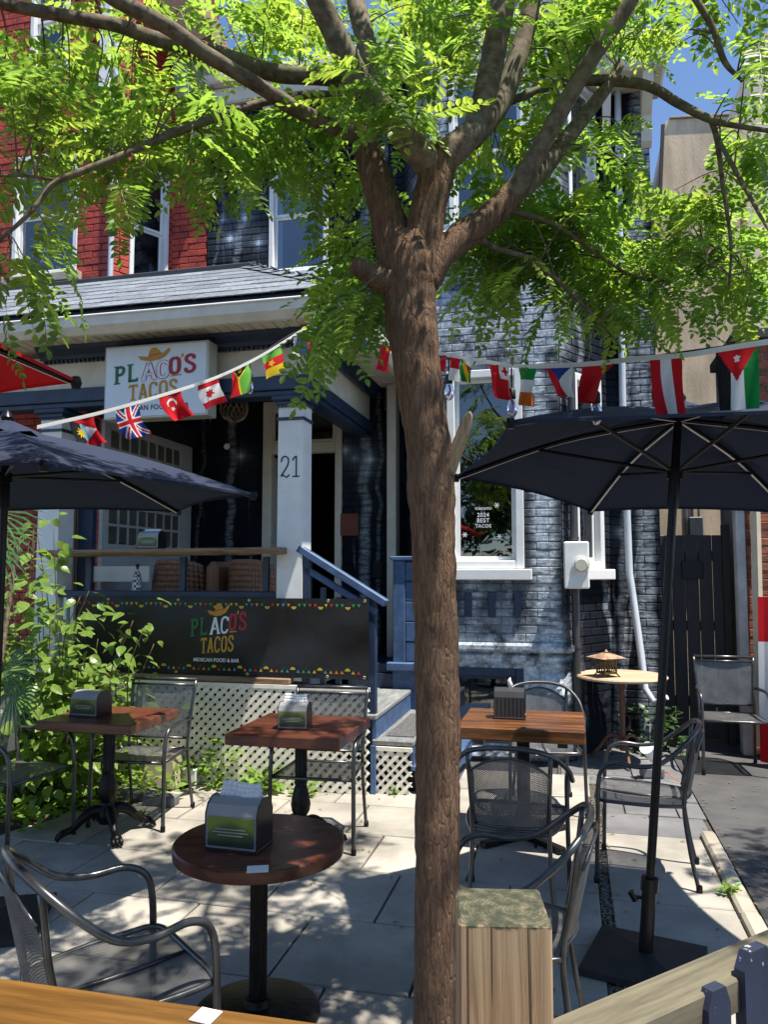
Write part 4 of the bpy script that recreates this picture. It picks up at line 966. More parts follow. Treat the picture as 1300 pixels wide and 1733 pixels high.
LIMBS['rhoriz'] = limb('limb', [(862, 172, 7, TY + .3), (954, 140, 8, TY + .33), (1037, 137, 10, TY + .33), (1099, 146, 9, TY + .3), (1151, 176, 8, TY + .26), (1203, 202, 7, TY + .2), (1241, 212, 5, TY + .15), (1320, 224, 4, TY + .1)], LIMB, 8, 10, .05, 12)
LIMBS['rdrop'] = limb('limb', [(1203, 201, 5, TY + .2), (1214, 235, 5, TY + .2), (1224, 311, 4, TY + .2), (1238, 415, 3, TY + .2), (1234, 490, 2, TY + .2)], LIMB, 6, 8, .05, 13)
LIMBS['rdrop2'] = limb('limb', [(1212, 228, 4, TY + .18), (1258, 311, 4, TY + .1), (1293, 374, 3, TY), (1330, 430, 2, TY - .1)], LIMB, 6, 8, .05, 14)
LIMBS['rup'] = limb('limb', [(1160, -30, 6, TY + .1), (1206, 45, 6, TY + .1), (1227, 104, 5, TY + .1), (1258, 138, 3, TY + .1)], LIMB, 6, 8, .05, 15)
LIMBS['l1'] = limb('limb', [(592, 150, 18, TY + .15), (560, 130, 16, TY + .12), (470, 124, 15, TY + .08), (400, 102, 14, TY + .02), (346, 84, 14, TY - .02), (263, 66, 13, TY - .1), (194, 42, 12, TY - .2), (93, 24, 11, TY - .3), (0, 6, 10, TY - .4), (-90, -20, 8, TY - .5)], LIMB, 8, 12, .05, 16)
LIMBS['l2'] = limb('limb', [(606, 225, 18, TY + .08), (562, 214, 14, TY + .02), (500, 184, 14, TY - .05), (450, 153, 13, TY - .12), (400, 122, 13, TY - .18), (346, 90, 14, TY - .24), (294, 52, 14, TY - .28), (240, 22, 14, TY - .32), (187, -5, 13, TY - .36), (110, -60, 11, TY - .4)], LIMB, 8, 12, .05, 17)
LIMBS['l3'] = limb('limb', [(600, 168, 9, TY + .14), (530, 160, 7, TY + .05), (450, 172, 7, TY - .05), (380, 194, 7, TY - .12), (277, 232, 7, TY - .2), (208, 262, 6, TY - .25), (138, 290, 6, TY - .3), (90, 311, 5, TY - .33), (50, 360, 4, TY - .36), (0, 405, 3, TY - .4), (-60, 450, 2, TY - .4)], LIMB, 8, 10, .06, 18)
LIMBS['l3b'] = limb('limb', [(95, 305, 3, TY - .32), (50, 298, 3, TY - .35), (0, 297, 3, TY - .4), (-40, 290, 2, TY - .4)], LIMB, 5, 8, .05, 19)
LIMBS['rlow'] = limb('limb', [(800, 395, 7, TY + .1), (840, 420, 5, TY + .16), (900, 440, 4, TY + .25), (960, 490, 3, TY + .35), (1010, 540, 2, TY + .4), (1050, 585, 1.5, TY + .45)], LIMB, 6, 8, .05, 20)
LIMBS['rlow2'] = limb('limb', [(850, 352, 6, TY + .15), (940, 380, 4, TY + .3), (1010, 430, 3, TY + .4), (1080, 470, 2.5, TY + .5), (1150, 470, 2, TY + .5), (1220, 410, 1.5, TY + .5)], LIMB, 6, 8, .05, 21)
limb('branch_stub', [(668, 478, 26, TY - .02), (640, 470, 22, TY - .05), (618, 458, 18, TY - .07), (603, 450, 17, TY - .08), (597, 447, 13, TY - .085)], BARK, 6, 14, .12, 30)
b = MB()
pp, rr = px_path([(758, 800, 14, TY - .02), (772, 765, 12, TY - .03), (785, 730, 11, TY - .04), (793, 706, 8, TY - .05), (796, 697, 2, TY - .05)], 5); b.tube(pp, rr, 9)
b.build('broken_stub', wood('split_wood', (.16, .10, .05), (.42, .31, .18), .8, 2, 2), tree, True)
# overhead limbs outside the picture that carry the shading crown
def wlimb(pts, r0, r1):
    q = catmull(pts, 6); n = len(q); b = MB(); b.tube([tuple(a) for a in q], [r0 + (r1 - r0) * i / (n - 1) for i in range(n)], 10); b.build('limb', LIMB, tree, True); return [Vector(a) for a in q], None
k1 = LIMBS['up'][0][-1]; k2 = LIMBS['mid'][0][-1]; k3 = LIMBS['rdark'][0][-1]; k4 = LIMBS['l2'][0][-1]
LIMBS['o1'] = wlimb([k1, k1 + Vector((.3, .2, .7)), k1 + Vector((.9, .5, 1.3)), k1 + Vector((1.6, .9, 1.7))], .032, .008)
LIMBS['o2'] = wlimb([k2, k2 + Vector((-.3, -.1, .7)), k2 + Vector((-.6, .3, 1.4)), k2 + Vector((-.9, .9, 1.9))], .030, .008)
LIMBS['o3'] = wlimb([k3, k3 + Vector((.4, .2, .4)), k3 + Vector((1.0, .7, .8)), k3 + Vector((1.6, 1.3, 1.1))], .02, .006)
LIMBS['o4'] = wlimb([k4, k4 + Vector((-.5, .1, .3)), k4 + Vector((-1.0, .5, .5)), k4 + Vector((-1.5, 1.1, .7))], .022, .006)
LIMBS['o5'] = wlimb([k1, k1 + Vector((0, .5, .8)), k1 + Vector((.2, 1.3, 1.3)), k1 + Vector((.3, 2.2, 1.6))], .026, .006)

# ---- pinnate fronds
LEAF = leafmat('locust_leaf', (.045, .105, .014), (.13, .21, .025), (.38, .62, .08), .53)
def frond(seed, L=.165, pairs=10, ll=.039, lw=.0145):
    r_ = random.Random(seed); V, Fc = [], []; droop = r_.uniform(.12, .38); bend = r_.uniform(-.12, .12)
    def ax(t): return np.array((bend * L * t * t, L * t, -droop * L * t * t))
    def add(p, d, n, l, w):
        d = d / np.linalg.norm(d); n = n / np.linalg.norm(n); s = np.cross(d, n); b0 = len(V); f = .22 * w
        for a, q, h in ((0, 0, 0), (.35, .5, f), (.72, .42, f * .8), (1, 0, -.04 * l), (.72, -.42, f * .8), (.35, -.5, f)): V.append(p + d * (a * l) + s * (q * w) + n * h)
        Fc.append((b0, b0 + 1, b0 + 2, b0 + 3)); Fc.append((b0, b0 + 3, b0 + 4, b0 + 5))
    for i in range(pairs):
        t = .16 + .84 * (i + .5) / pairs; p = ax(t); k = math.sin(math.pi * min(1, .22 + .8 * t)) * .45 + .62
        for sg in (-1, 1):
            d = np.array((sg, .42 + r_.uniform(-.12, .12), r_.uniform(-.35, .12))); n = np.array((-.2 * sg + r_.uniform(-.2, .2), r_.uniform(-.25, .25), 1.0)); add(p + np.array((0, r_.uniform(-.3, .3) * L / pairs, 0)), d, n, ll * k * r_.uniform(.85, 1.12), lw * r_.uniform(.85, 1.15))
    add(ax(1), np.array((0, 1, -.3)), np.array((0, .2, 1)), ll * .8, lw)
    # rachis
    for i in range(3):
        a, c_ = ax(i / 3), ax((i + 1) / 3); b0 = len(V); w = .0011
        V.extend([a + (-w, 0, 0), a + (w, 0, 0), c_ + (w * .7, 0, 0), c_ + (-w * .7, 0, 0)]); Fc.append((b0, b0 + 1, b0 + 2, b0 + 3))
    return np.array(V), Fc
FRONDS = [frond(100 + i, L=l_, pairs=n_) for i, (l_, n_) in enumerate(((.165, 8), (.19, 10), (.14, 7), (.175, 9), (.15, 7), (.20, 10)))]
LEAFS = [LEAF, leafmat('locust_leaf_dark', (.03, .08, .012), (.09, .165, .022), (.32, .52, .06), .48), leafmat('locust_leaf_young', (.08, .14, .014), (.19, .25, .03), (.50, .68, .08), .53)]
FMESH = []
for i, (V, Fc) in enumerate(FRONDS):
    me = bpy.data.meshes.new('leaf'); me.from_pydata([tuple(x) for x in V], [], Fc); me.materials.append(LEAFS[i % 3]); FMESH.append(me)
fr_ = []          # (matrix, variant)
TW = MB(); trr = random.Random(77)
def basis(d, up):
    y = d.normalized(); x = y.cross(up); x = x.normalized() if x.length > 1e-4 else y.orthogonal().normalized(); z = x.cross(y); return Matrix((x, y, z)).transposed()
def twig(a, e, nf, sag=.06, rs=.0035):
    mid = (a + e) / 2 + Vector((trr.uniform(-.05, .05), trr.uniform(-.05, .05), sag)); pts = [Vector(q) for q in catmull([tuple(a), tuple(mid), tuple(e)], 5)]
    n = len(pts); TW.tube(pts, [rs * (1 - .75 * i / n) for i in range(n)], 5, False)
    for k in range(nf):
        f = .28 + .72 * (k + trr.random() * .6) / nf; i = min(n - 2, int(f * (n - 1))); p = pts[i].lerp(pts[i + 1], f * (n - 1) - i); t_ = (pts[i + 1] - pts[i]).normalized()
        side = t_.cross(Vector((0, 0, 1))); side = side.normalized() if side.length > 1e-3 else Vector((1, 0, 0))
        d = side * (1 if k % 2 else -1) * trr.uniform(.5, 1.1) + t_ * trr.uniform(.2, .9) + Vector((trr.uniform(-.3, .3), trr.uniform(-.3, .3), trr.uniform(-.5, .3)))
        if k >= nf - 1: d = t_ + Vector((0, 0, -.3))
        up = Vector((trr.uniform(-.5, .5), trr.uniform(-.5, .5), 1))
        sc = trr.uniform(.95, 1.35); M = Matrix.Translation(p) @ basis(d, up).to_4x4() @ Matrix.Scale(sc, 4)
        fr_.append((M, trr.randrange(6)))
def cluster(cx, cy, rx, ry, Y0, Y1, n, nf, limbs):
    for i in range(n):
        a = trr.random() * 6.283; q = math.sqrt(trr.random()); px, py = cx + rx * q * math.cos(a), cy + ry * q * math.sin(a); e = P(px, py, trr.uniform(Y0, Y1))
        best, bd = None, 9e9
        for nm in limbs:
            pp = LIMBS[nm][0]
            for s_ in pp[1::3]:
                d = (s_ - e).length
                if d < bd: bd, best = d, s_
        d = e - best; a_ = best
        if d.length > .55: a_ = e - d.normalized() * .5 + Vector((0, 0, .05))
        elif d.length < .12: e = best + Vector((trr.uniform(-.2, .2), trr.uniform(-.2, .2), trr.uniform(-.2, .15)))
        twig(a_, e, nf)
# what the photograph shows, clump by clump
cluster(150, 250, 190, 110, 2.0, 2.6, 14, 8, ['l3', 'l1'])
cluster(60, 390, 80, 80, 1.9, 2.3, 5, 7, ['l3', 'l3b'])
cluster(30, 150, 80, 90, 1.8, 2.4, 6, 7, ['l1', 'l3b'])
cluster(240, 170, 110, 80, 2.2, 2.9, 5, 7, ['l3', 'l2'])
cluster(330, 260, 110, 60, 2.2, 2.7, 8, 8, ['l3'])
cluster(470, 230, 80, 80, 2.3, 2.9, 9, 8, ['l3', 'l2'])
cluster(470, 50, 100, 60, 2.4, 3.3, 11, 8, ['mid', 'l1'])
cluster(250, 20, 140, 30, 2.2, 3.0, 4, 7, ['l2', 'l1'])
cluster(570, 370, 60, 90, 2.5, 3.0, 5, 8, ['lstem', 'mid2'])
cluster(575, 560, 55, 75, 2.3, 2.75, 9, 8, ['lstem'])
cluster(690, 150, 130, 100, 2.0, 2.5, 14, 9, ['mid', 'up', 'rstem'])
cluster(640, 210, 60, 50, 2.1, 2.5, 3, 8, ['mid', 'lstem'])
cluster(720, 50, 130, 60, 2.4, 3.2, 12, 8, ['mid', 'up', 'mid2'])
cluster(930, 110, 70, 100, 2.3, 2.9, 12, 8, ['rdark', 'up2'])
cluster(1010, 50, 90, 60, 2.3, 3.0, 9, 8, ['rdark', 'rlight'])
cluster(1000, 250, 70, 60, 2.5, 3.0, 8, 8, ['rlight', 'rhoriz'])
cluster(930, 400, 100, 80, 2.6, 3.3, 15, 9, ['rlow', 'rlow2'])
cluster(1010, 460, 110, 80, 2.7, 3.4, 15, 9, ['rlow', 'rlow2'])
cluster(830, 450, 70, 60, 2.6, 3.2, 11, 8, ['rlow', 'right'])
cluster(1080, 520, 90, 40, 2.7, 3.2, 8, 7, ['rlow', 'rlow2'])
cluster(1210, 400, 100, 110, 2.5, 3.2, 18, 9, ['rdrop', 'rdrop2', 'rlow2'])
cluster(1230, 270, 60, 70, 2.3, 2.8, 5, 8, ['rdrop', 'rdrop2'])
cluster(1250, 480, 60, 50, 2.7, 3.2, 5, 8, ['rdrop'])
cluster(1170, 60, 80, 60, 2.4, 2.9, 5, 6, ['rup'])
cluster(1290, 150, 30, 130, 2.2, 2.6, 4, 6, ['rup', 'rdrop2'])
cluster(820, 300, 60, 60, 2.6, 3.1, 6, 7, ['up2', 'right'])
# the limbs stay in front of most of the leaves: drop leaves hanging right before them
LP = [(*project(p_), max(5, r_ * FPX / p_.y), p_.y) for nm, (pp, rr) in LIMBS.items() if rr for p_, r_ in zip(pp, rr)]
def before_limb(M):
    for k in (0, .08, .16):
        q = M @ Vector((0, k, 0)); x, y = project(q)
        for lx, ly, lr, lY in LP:
            if abs(x - lx) < lr + 14 and abs(y - ly) < lr + 14 and q.y < lY + .02: return (590 < x < 700 and 80 < y < 190) * .5 + .0001
    return 1
fr_ = [f for f in fr_ if trr.random() < max(.12, before_limb(f[0]))]
def in_gap(M):
    x, y = project(M @ Vector((0, .08, 0))); return (1108 < x < 1225 and 50 < y < 330) or (340 < x < 400 and y < 55) or (205 < x < 300 and 320 < y < 500) or (355 < x < 450 and 290 < y < 460) or (640 < x < 760 and 260 < y < 480)
fr_ = [f for f in fr_ if not (in_gap(f[0]) and trr.random() < .82)]
nvis = len(fr_)
# crown above and beside the picture: it shades the near paving and the alley side
LIMBS['o6'] = wlimb([LIMBS['o1'][0][6], (1.0, 2.0, 4.3), (1.5, 1.5, 4.5), (1.9, 1.2, 4.6)], .02, .006)
LIMBS['o7'] = wlimb([LIMBS['o3'][0][-4], (2.9, 3.3, 4.6), (3.7, 3.6, 4.8), (4.5, 3.9, 4.9)], .02, .006)
LIMBS['o8'] = wlimb([LIMBS['o5'][0][6], (.9, 3.0, 5.0), (1.3, 3.6, 5.4), (1.5, 4.3, 5.9)], .018, .005)
def shade(x0, x1, y0, y1, n, nf, limbs, dz=.7):
    for i in range(n):
        x, y = trr.uniform(x0, x1), trr.uniform(y0, y1); z = max(3.75, 2.0 + .80 * y if abs(x) < .52 * y + .3 else 3.4) + trr.uniform(.1, dz); e = Vector((x, y, z))
        best = min((s_ for nm in limbs for s_ in LIMBS[nm][0][1::2]), key=lambda q: (q - e).length); d = e - best
        a_ = best if d.length < .8 else e - d.normalized() * .7 + Vector((0, 0, .05)); twig(a_, e, nf)
shade(.0, 1.9, .9, 2.4, 60, 9, ['o1', 'o6', 'o3'])
shade(3.1, 4.9, 2.6, 4.4, 62, 9, ['o7', 'o3'], .9)
shade(-.2, 1.4, 2.9, 4.0, 36, 9, ['o5', 'o8', 'o1'])
shade(-2.2, .1, 1.2, 3.4, 40, 9, ['o2', 'o4'])
tag(TW.build('twigs', LIMB, tree), kind='stuff')
order = sorted(range(nvis), key=lambda i: fr_[i][0].translation.length if all(0 < c_ < m_ for c_, m_ in zip(project(fr_[i][0].translation), (1300, 1733))) else 99)
own = set(order[:300])
Vs, Fs, off, mi_ = [], [], 0, []
for i, (M, k) in enumerate(fr_):
    if i in own:
        o = link('leaf', FMESH[k], tree); o.matrix_basis = M; continue
    A = np.array(M); V = FRONDS[k][0] @ A[:3, :3].T + A[:3, 3]; Vs.append(V); Fs.append(np.array(FRONDS[k][1]) + off); off += len(V); mi_ += [k % 3] * len(FRONDS[k][1])
def bulk(name, Vs, Fs, m, parent, mi=None):
    V = np.concatenate(Vs); Fq = np.concatenate(Fs); me = bpy.data.meshes.new(name); n, k = Fq.shape
    me.vertices.add(len(V)); me.vertices.foreach_set('co', V.ravel()); me.loops.add(n * k); me.loops.foreach_set('vertex_index', Fq.ravel().astype(np.int32))
    me.polygons.add(n); me.polygons.foreach_set('loop_start', np.arange(0, n * k, k, dtype=np.int32)); [me.materials.append(x) for x in (m if isinstance(m, list) else [m])]
    if mi is not None: me.polygons.foreach_set('material_index', np.array(mi, dtype=np.int32))
    me.update(calc_edges=True); me.validate(); return link(name, me, parent)
tag(bulk('crown', Vs, Fs, LEAFS, tree, mi_), kind='stuff')

# ================================================================ shrubs and bed plants on the left
def ovate(seed, L=1.0, w=.62, tooth=0.0):
    r_ = random.Random(seed); V, Fc = [], []; st = [(0, .0), (.12, .34), (.35, .5), (.6, .4), (.82, .2), (1, 0)]; c_ = r_.uniform(.1, .35)
    for y, h in st:
        z = -c_ * y * y
        V += [(-h * w, y, z + .18 * h * w), (0, y, z), (h * w, y, z + .18 * h * w)]
    for i in range(5):
        b0 = i * 3; Fc += [(b0, b0 + 1, b0 + 4, b0 + 3), (b0 + 1, b0 + 2, b0 + 5, b0 + 4)]
    return np.array(V) * L, Fc
OV = [ovate(s_) for s_ in range(5)]
SHL = leafmat('shrub_leaf', (.075, .15, .02), (.19, .28, .055), (.34, .48, .09), .35, .34)
GCL = leafmat('ground_cover_leaf', (.09, .19, .02), (.18, .31, .045), (.36, .52, .06), .4)
IVY = leafmat('ivy_leaf', (.015, .05, .01), (.04, .09, .02), (.08, .16, .03), .3)
OVM = {}
def leafmesh(m, k):
    if (m.name, k) not in OVM:
        me = bpy.data.meshes.new('leaf'); me.from_pydata([tuple(x) for x in OV[k][0]], [], OV[k][1]); me.materials.append(m); OVM[m.name, k] = me
    return OVM[m.name, k]
def plant(root, mats, leaves, m, own=300, bulkname='foliage'):
    """leaves: list of (pos, dir, up, size); nearest ones single, the rest joined"""
    its = []
    for p_, d, up, s_ in leaves: its.append((Matrix.Translation(p_) @ basis(d, up).to_4x4() @ Matrix.Scale(s_, 4), trr.randrange(5)))
    its.sort(key=lambda q: q[0].translation.length); Vs, Fs, off = [], [], 0
    for i, (M, k) in enumerate(its):
        if i < own: o = link('leaf', leafmesh(m, k), root); o.matrix_basis = M
        else:
            A = np.array(M); V = OV[k][0] @ A[:3, :3].T + A[:3, 3]; Vs.append(V); Fs.append(np.array(OV[k][1]) + off); off += len(V)
    if Vs: tag(bulk(bulkname, Vs, Fs, m, root), kind='stuff')
def shrub(name, label, stems, m, size, per, own, spread=.16):
    root = thing(name, label, 'shrub'); lv = []; b = MB()
    for st in stems:
        pts = [Vector(q) for q in catmull(st, 6)]; n = len(pts); b.tube(pts, [.0045 * (1 - .7 * i / n) + .0012 for i in range(n)], 6)
        for k in range(per):
            f = .25 + .75 * trr.random(); p_ = pts[min(n - 1, int(f * n))]; off = Vector((trr.gauss(0, spread), trr.gauss(0, spread), trr.gauss(0, spread * .8)))
            d = Vector((off.x, off.y, 0)); d = d.normalized() if d.length > 1e-3 else Vector((1, 0, 0)); d += Vector((trr.uniform(-.5, .5), trr.uniform(-.8, .1), trr.uniform(-.7, .25)))
            lv.append((p_ + off, d, Vector((trr.uniform(-.5, .5), trr.uniform(-.9, .2), 1)), size * trr.uniform(.6, 1.2)))
    b.build('stems', wood('stem_bark', (.06, .04, .025), (.16, .11, .07), .9, 2), root, True); plant(root, None, lv, m, own); return root
rs = random.Random(3); sts = []
for i in range(30):
    u, v_ = rs.uniform(-2.7, -1.35), rs.uniform(-1.0, -.3); h = rs.uniform(.5, 1.3) * (1.1 if u < -1.8 else .9)
    a = W(u, v_, 0); e = W(u + rs.uniform(-.25, .35), v_ + rs.uniform(-.3, .1), h); sts.append([tuple(a), tuple((a + e) / 2 + Vector((rs.uniform(-.08, .08), 0, .1))), tuple(e)])
shrub('leafy_shrub', 'large leafy sunlit shrub growing beside the porch behind the left table', sts, SHL, .125, 58, 300, .19)
sts = []
for i in range(8):
    px, py = rs.uniform(15, 95), rs.uniform(850, 1010); Y = rs.uniform(5.4, 6.0); e = P(px, py, Y); a = Vector((e.x + rs.uniform(-.2, .2), Y + .2, 0)); sts.append([tuple(a), (e.x + rs.uniform(-.1, .1), Y + .1, e.z * .55), tuple(e)])
shrub('climbing_vine', 'tall climbing vine with broad leaves in front of white porch column', sts, SHL, .125, 26, 150, .13)
sts = []
for px, py in ((135, 1010), (150, 1000), (215, 1065), (225, 1050), (245, 1060), (260, 1090)):
    e = P(px, py, 5.75); a = e + Vector((-.12, .05, -.75)); sts.append([tuple(a), tuple((a + e) / 2 + Vector((-.06, 0, .05))), tuple(e)])
shrub('young_sapling', 'thin young shoots with scattered leaves in front of the banner end', sts, SHL, .10, 11, 70, .05)
# artificial palm with pale striped fronds
pal = thing('palm_plant', 'glossy palm with fan fronds at left edge among the shrub leaves', 'plant'); PAL = leafmat('palm_leaf', (.03, .13, .03), (.14, .28, .10), (.14, .38, .08), .25, .22)
for (px, py, Y, L, ax_) in ((30, 1130, 4.9, .30, (.9, -.3, .0)), (45, 1170, 4.9, .26, (.8, -.4, -.5)), (5, 1150, 4.8, .28, (.3, -.5, .2)), (12, 890, 5.3, .45, (.4, -.3, -.8)), (20, 860, 5.3, .42, (.7, -.3, -.5)), (10, 920, 5.2, .4, (.1, -.4, -.9))):
    b = MB(); o_ = P(px - 25, py + 5, Y); d = Vector(ax_).normalized()
    for k in range(13):
        a = (k - 6) * .19; sdv = d.cross(Vector((0, -1, .3))).normalized(); dd = (d * math.cos(a) + sdv * math.sin(a)).normalized(); w = dd.cross(Vector((0, -1, .2))).normalized() * .008; l_ = L * (1 - .03 * abs(k - 6))
        p0, p1, p2 = o_, o_ + dd * l_ * .55 + Vector((0, 0, .0)), o_ + dd * l_ + Vector((0, 0, -.06)); b.quad(p0, p1 + w, p2, p1 - w)
    b.build('frond', PAL, pal)
b = MB(); a = P(-10, 1130, 4.95); b.tube([(a.x, a.y, 0), (a.x, a.y, .7), (a.x - .05, 5.3, 1.9)], .014, 8); b.build('stem', LIMB, pal)
# ground cover: too dense to count
lv = []
for i in range(2600):
    u, v_ = trr.uniform(-3.2, -.75), trr.uniform(-1.75, -.05)
    if v_ < -1.45 - (u + 1.5) * .55 * 0 and u > -1.55: continue
    if u > -1.0 and v_ < -.75: continue
    if u > -1.25 and v_ < -1.05: continue
    z = gz(u, v_) + trr.uniform(0, .13 if v_ < -.8 else .2); d = Vector((trr.uniform(-1, 1), trr.uniform(-1, .6), trr.uniform(-.1, .7))); lv.append((W(u, v_, z), d, Vector((trr.uniform(-.4, .4), trr.uniform(-.5, .3), 1)), trr.uniform(.035, .085)))
gc = thing('ground_cover', None, None); 
its = [(Matrix.Translation(p_) @ basis(d, up).to_4x4() @ Matrix.Scale(s_, 4), trr.randrange(5)) for p_, d, up, s_ in lv]
bpy.data.objects.remove(gc); Vs, Fs, off = [], [], 0
for M, k in its:
    A = np.array(M); V = OV[k][0] @ A[:3, :3].T + A[:3, 3]; Vs.append(V); Fs.append(np.array(OV[k][1]) + off); off += len(V)
tag(bulk('ground_cover', Vs, Fs, GCL, None), 'low bright green ground cover filling the garden bed at left', 'ground cover', kind='stuff')
def rosette(name, label, c_, n, size, h, m, rad=.08, group=None):
    root = thing(name, label, 'plant', group=group); lv = []
    for i in range(n):
        a = trr.random() * 6.283; r_ = trr.random() * rad; z = trr.random() ** 1.2 * h; lv.append((Vector(c_) + Vector((r_ * math.cos(a), r_ * math.sin(a), z)), Vector((math.cos(a), math.sin(a), trr.uniform(-.1, .9))), Vector((trr.uniform(-.3, .3), trr.uniform(-.6, .2), 1)), size * trr.uniform(.6, 1.2)))
    b = MB()
    for i in range(7):
        q = lv[i * (n // 7)][0]; b.tube([c_, tuple((Vector(c_) + q) / 2 + Vector((0, 0, .02))), tuple(q)], .003, 5)
    b.build('stems', GCL, root); plant(root, None, lv, m, 60)
rosette('bed_plant', 'bright weed clump at lattice foot, leftmost of the row', W(-.98, -.12, 0), 60, .06, .20, GCL, .13)
rosette('bed_plant', 'tall bright green leafy clump against lattice left of the centre table', W(-.62, -.10, 0), 130, .065, .38, GCL, .16)
rosette('bed_plant', 'broad leaved plant low at lattice foot behind the centre table post', W(-.25, -.13, 0), 70, .10, .16, GCL, .14)
rosette('bed_plant', 'small leafy plant at lattice foot beside the blue skirt post', W(.12, -.15, 0), 45, .065, .12, GCL, .12)
rosette('bed_plant', 'tiny weed sprouting by the lattice under the steps', W(.78, -.04, 0), 10, .03, .06, GCL, .02)
rosette('kerb_weed', 'small green weed growing in the kerb joint at right', W(2.885, -1.42, 0), 26, .035, .06, GCL, .05)
rosette('ivy_clump', 'dark ivy clump at the wall foot beside the alley gate', W(2.88, 1.95, 0), 150, .075, .42, IVY, .24)
rosette('paving_weed', 'tiny weed between paving slabs near the concrete block', W(-.78, -.98, 0), 14, .03, .05, GCL, .04)
pot = hthing('white_planter', 'small white square planter pot at the lattice foot', 'planter'); b = MB(); b.box(-.93, -.80, -.16, -.04, 0, .13, bev=.01); b.build('pot', WHITE, pot); MB().box(-.918, -.812, -.148, -.052, .131, .136).build('potting_soil', SOIL, pot)
rosette('potted_plant', 'grey green leafy plant growing in the small white planter', W(-.865, -.1, .13), 45, .05, .14, leafmat('grey_leaf', (.05, .09, .03), (.12, .17, .08), (.15, .22, .08), .3), .07)
BLK = concrete('rough_concrete_block', (.36, .31, .22))
cb = hthing('concrete_block', 'tapered rough concrete block on the paving by the shrub', 'block'); b = MB(); A = H(G(262, 1335))
b.prism([(-.17, 0), (.17, 0), (.12, .24), (-.12, .24)], -.10, .10, lambda a, z, d: (A.x + a, A.y + .12 + d * (1 - .6 * z), z)); b.build('block_body', BLK, cb)
for i, (px, py, w, lab) in enumerate(((222, 1352, .20, 'grey paver lying before the concrete block, the longer of two'), (272, 1362, .12, 'grey paver lying before the concrete block, the shorter of two'))):
    A = H(G(px, py)); o = MB().box(A.x - w, A.x + w, A.y - .06, A.y + .06, .002, .07, bev=.008); tag(o.build('loose_paver', CONC2), lab, 'paver', 'loose pavers by the block').matrix_basis = Matrix.Translation(ORI) @ Matrix.Rotation(-YAW, 4, 'Z')

# fallen leaflets, too small and many to count
lv = []; V_, F_ = [], []
for i in range(420):
    u, v_ = trr.uniform(-1.2, 4.2), trr.uniform(-3.6, 1.2)
    if trr.random() < .35: u = trr.choice((2.26, 3.03, 2.3)) + trr.gauss(0, .03)
    k = trr.randrange(5); a = trr.random() * 6.28; A_ = np.array(Matrix.Rotation(a, 3, 'Z')) * trr.uniform(.018, .04); q = W(u, v_, .008 if u < 2.9 else .006); V_.append(OV[k][0] * np.array((.55, 1, .25)) @ A_.T + np.array(q)); F_.append(np.array(OV[k][1]) + 18 * i)
tag(bulk('fallen_leaves', V_, F_, leafmat('dry_leaf', (.12, .11, .02), (.30, .20, .05), (.2, .16, .04), .15), None), 'scattered small fallen leaves lying on the paving and alley', 'leaves', kind='stuff')
# ================================================================ CHAIRS
def ribbons(surf, ns, nt, w=.0042, sub=12):
    """expanded-metal sheet: crossing diagonal strips over surf(s, t), s and t in 0..1"""
    b = MB(); N = lambda s, t: (Vector(surf(min(1, s + .01), t)) - Vector(surf(max(0, s - .01), t))).cross(Vector(surf(s, min(1, t + .01))) - Vector(surf(s, max(0, t - .01)))).normalized()
    for fam in (0, 1):
        for c in range(-nt, ns + nt):
            # grid units: x = c + y (fam 0) or x = c - y (fam 1)
            y0, y1 = (max(0, -c), min(nt, ns - c)) if fam == 0 else (max(0, c - ns), min(nt, c))
            if y1 - y0 < .5: continue
            k = max(2, int(sub * (y1 - y0) / nt)); pts = []
            for i in range(k + 1):
                y = y0 + (y1 - y0) * i / k; x = c + y if fam == 0 else c - y; pts.append((max(0, min(1, x / ns)), max(0, min(1, y / nt))))
            P3 = [Vector(surf(*q)) for q in pts]
            for i in range(k):
                t = (P3[i + 1] - P3[i]); n = N(*pts[i])
                if t.length < 1e-6: continue
                s = t.normalized().cross(n).normalized() * (w / 2); b.quad(P3[i] - s, P3[i] + s, P3[i + 1] + s, P3[i + 1] - s)
    return b
def sym(half): return half + [(-x, y, z) for x, y, z in half[-2::-1]]
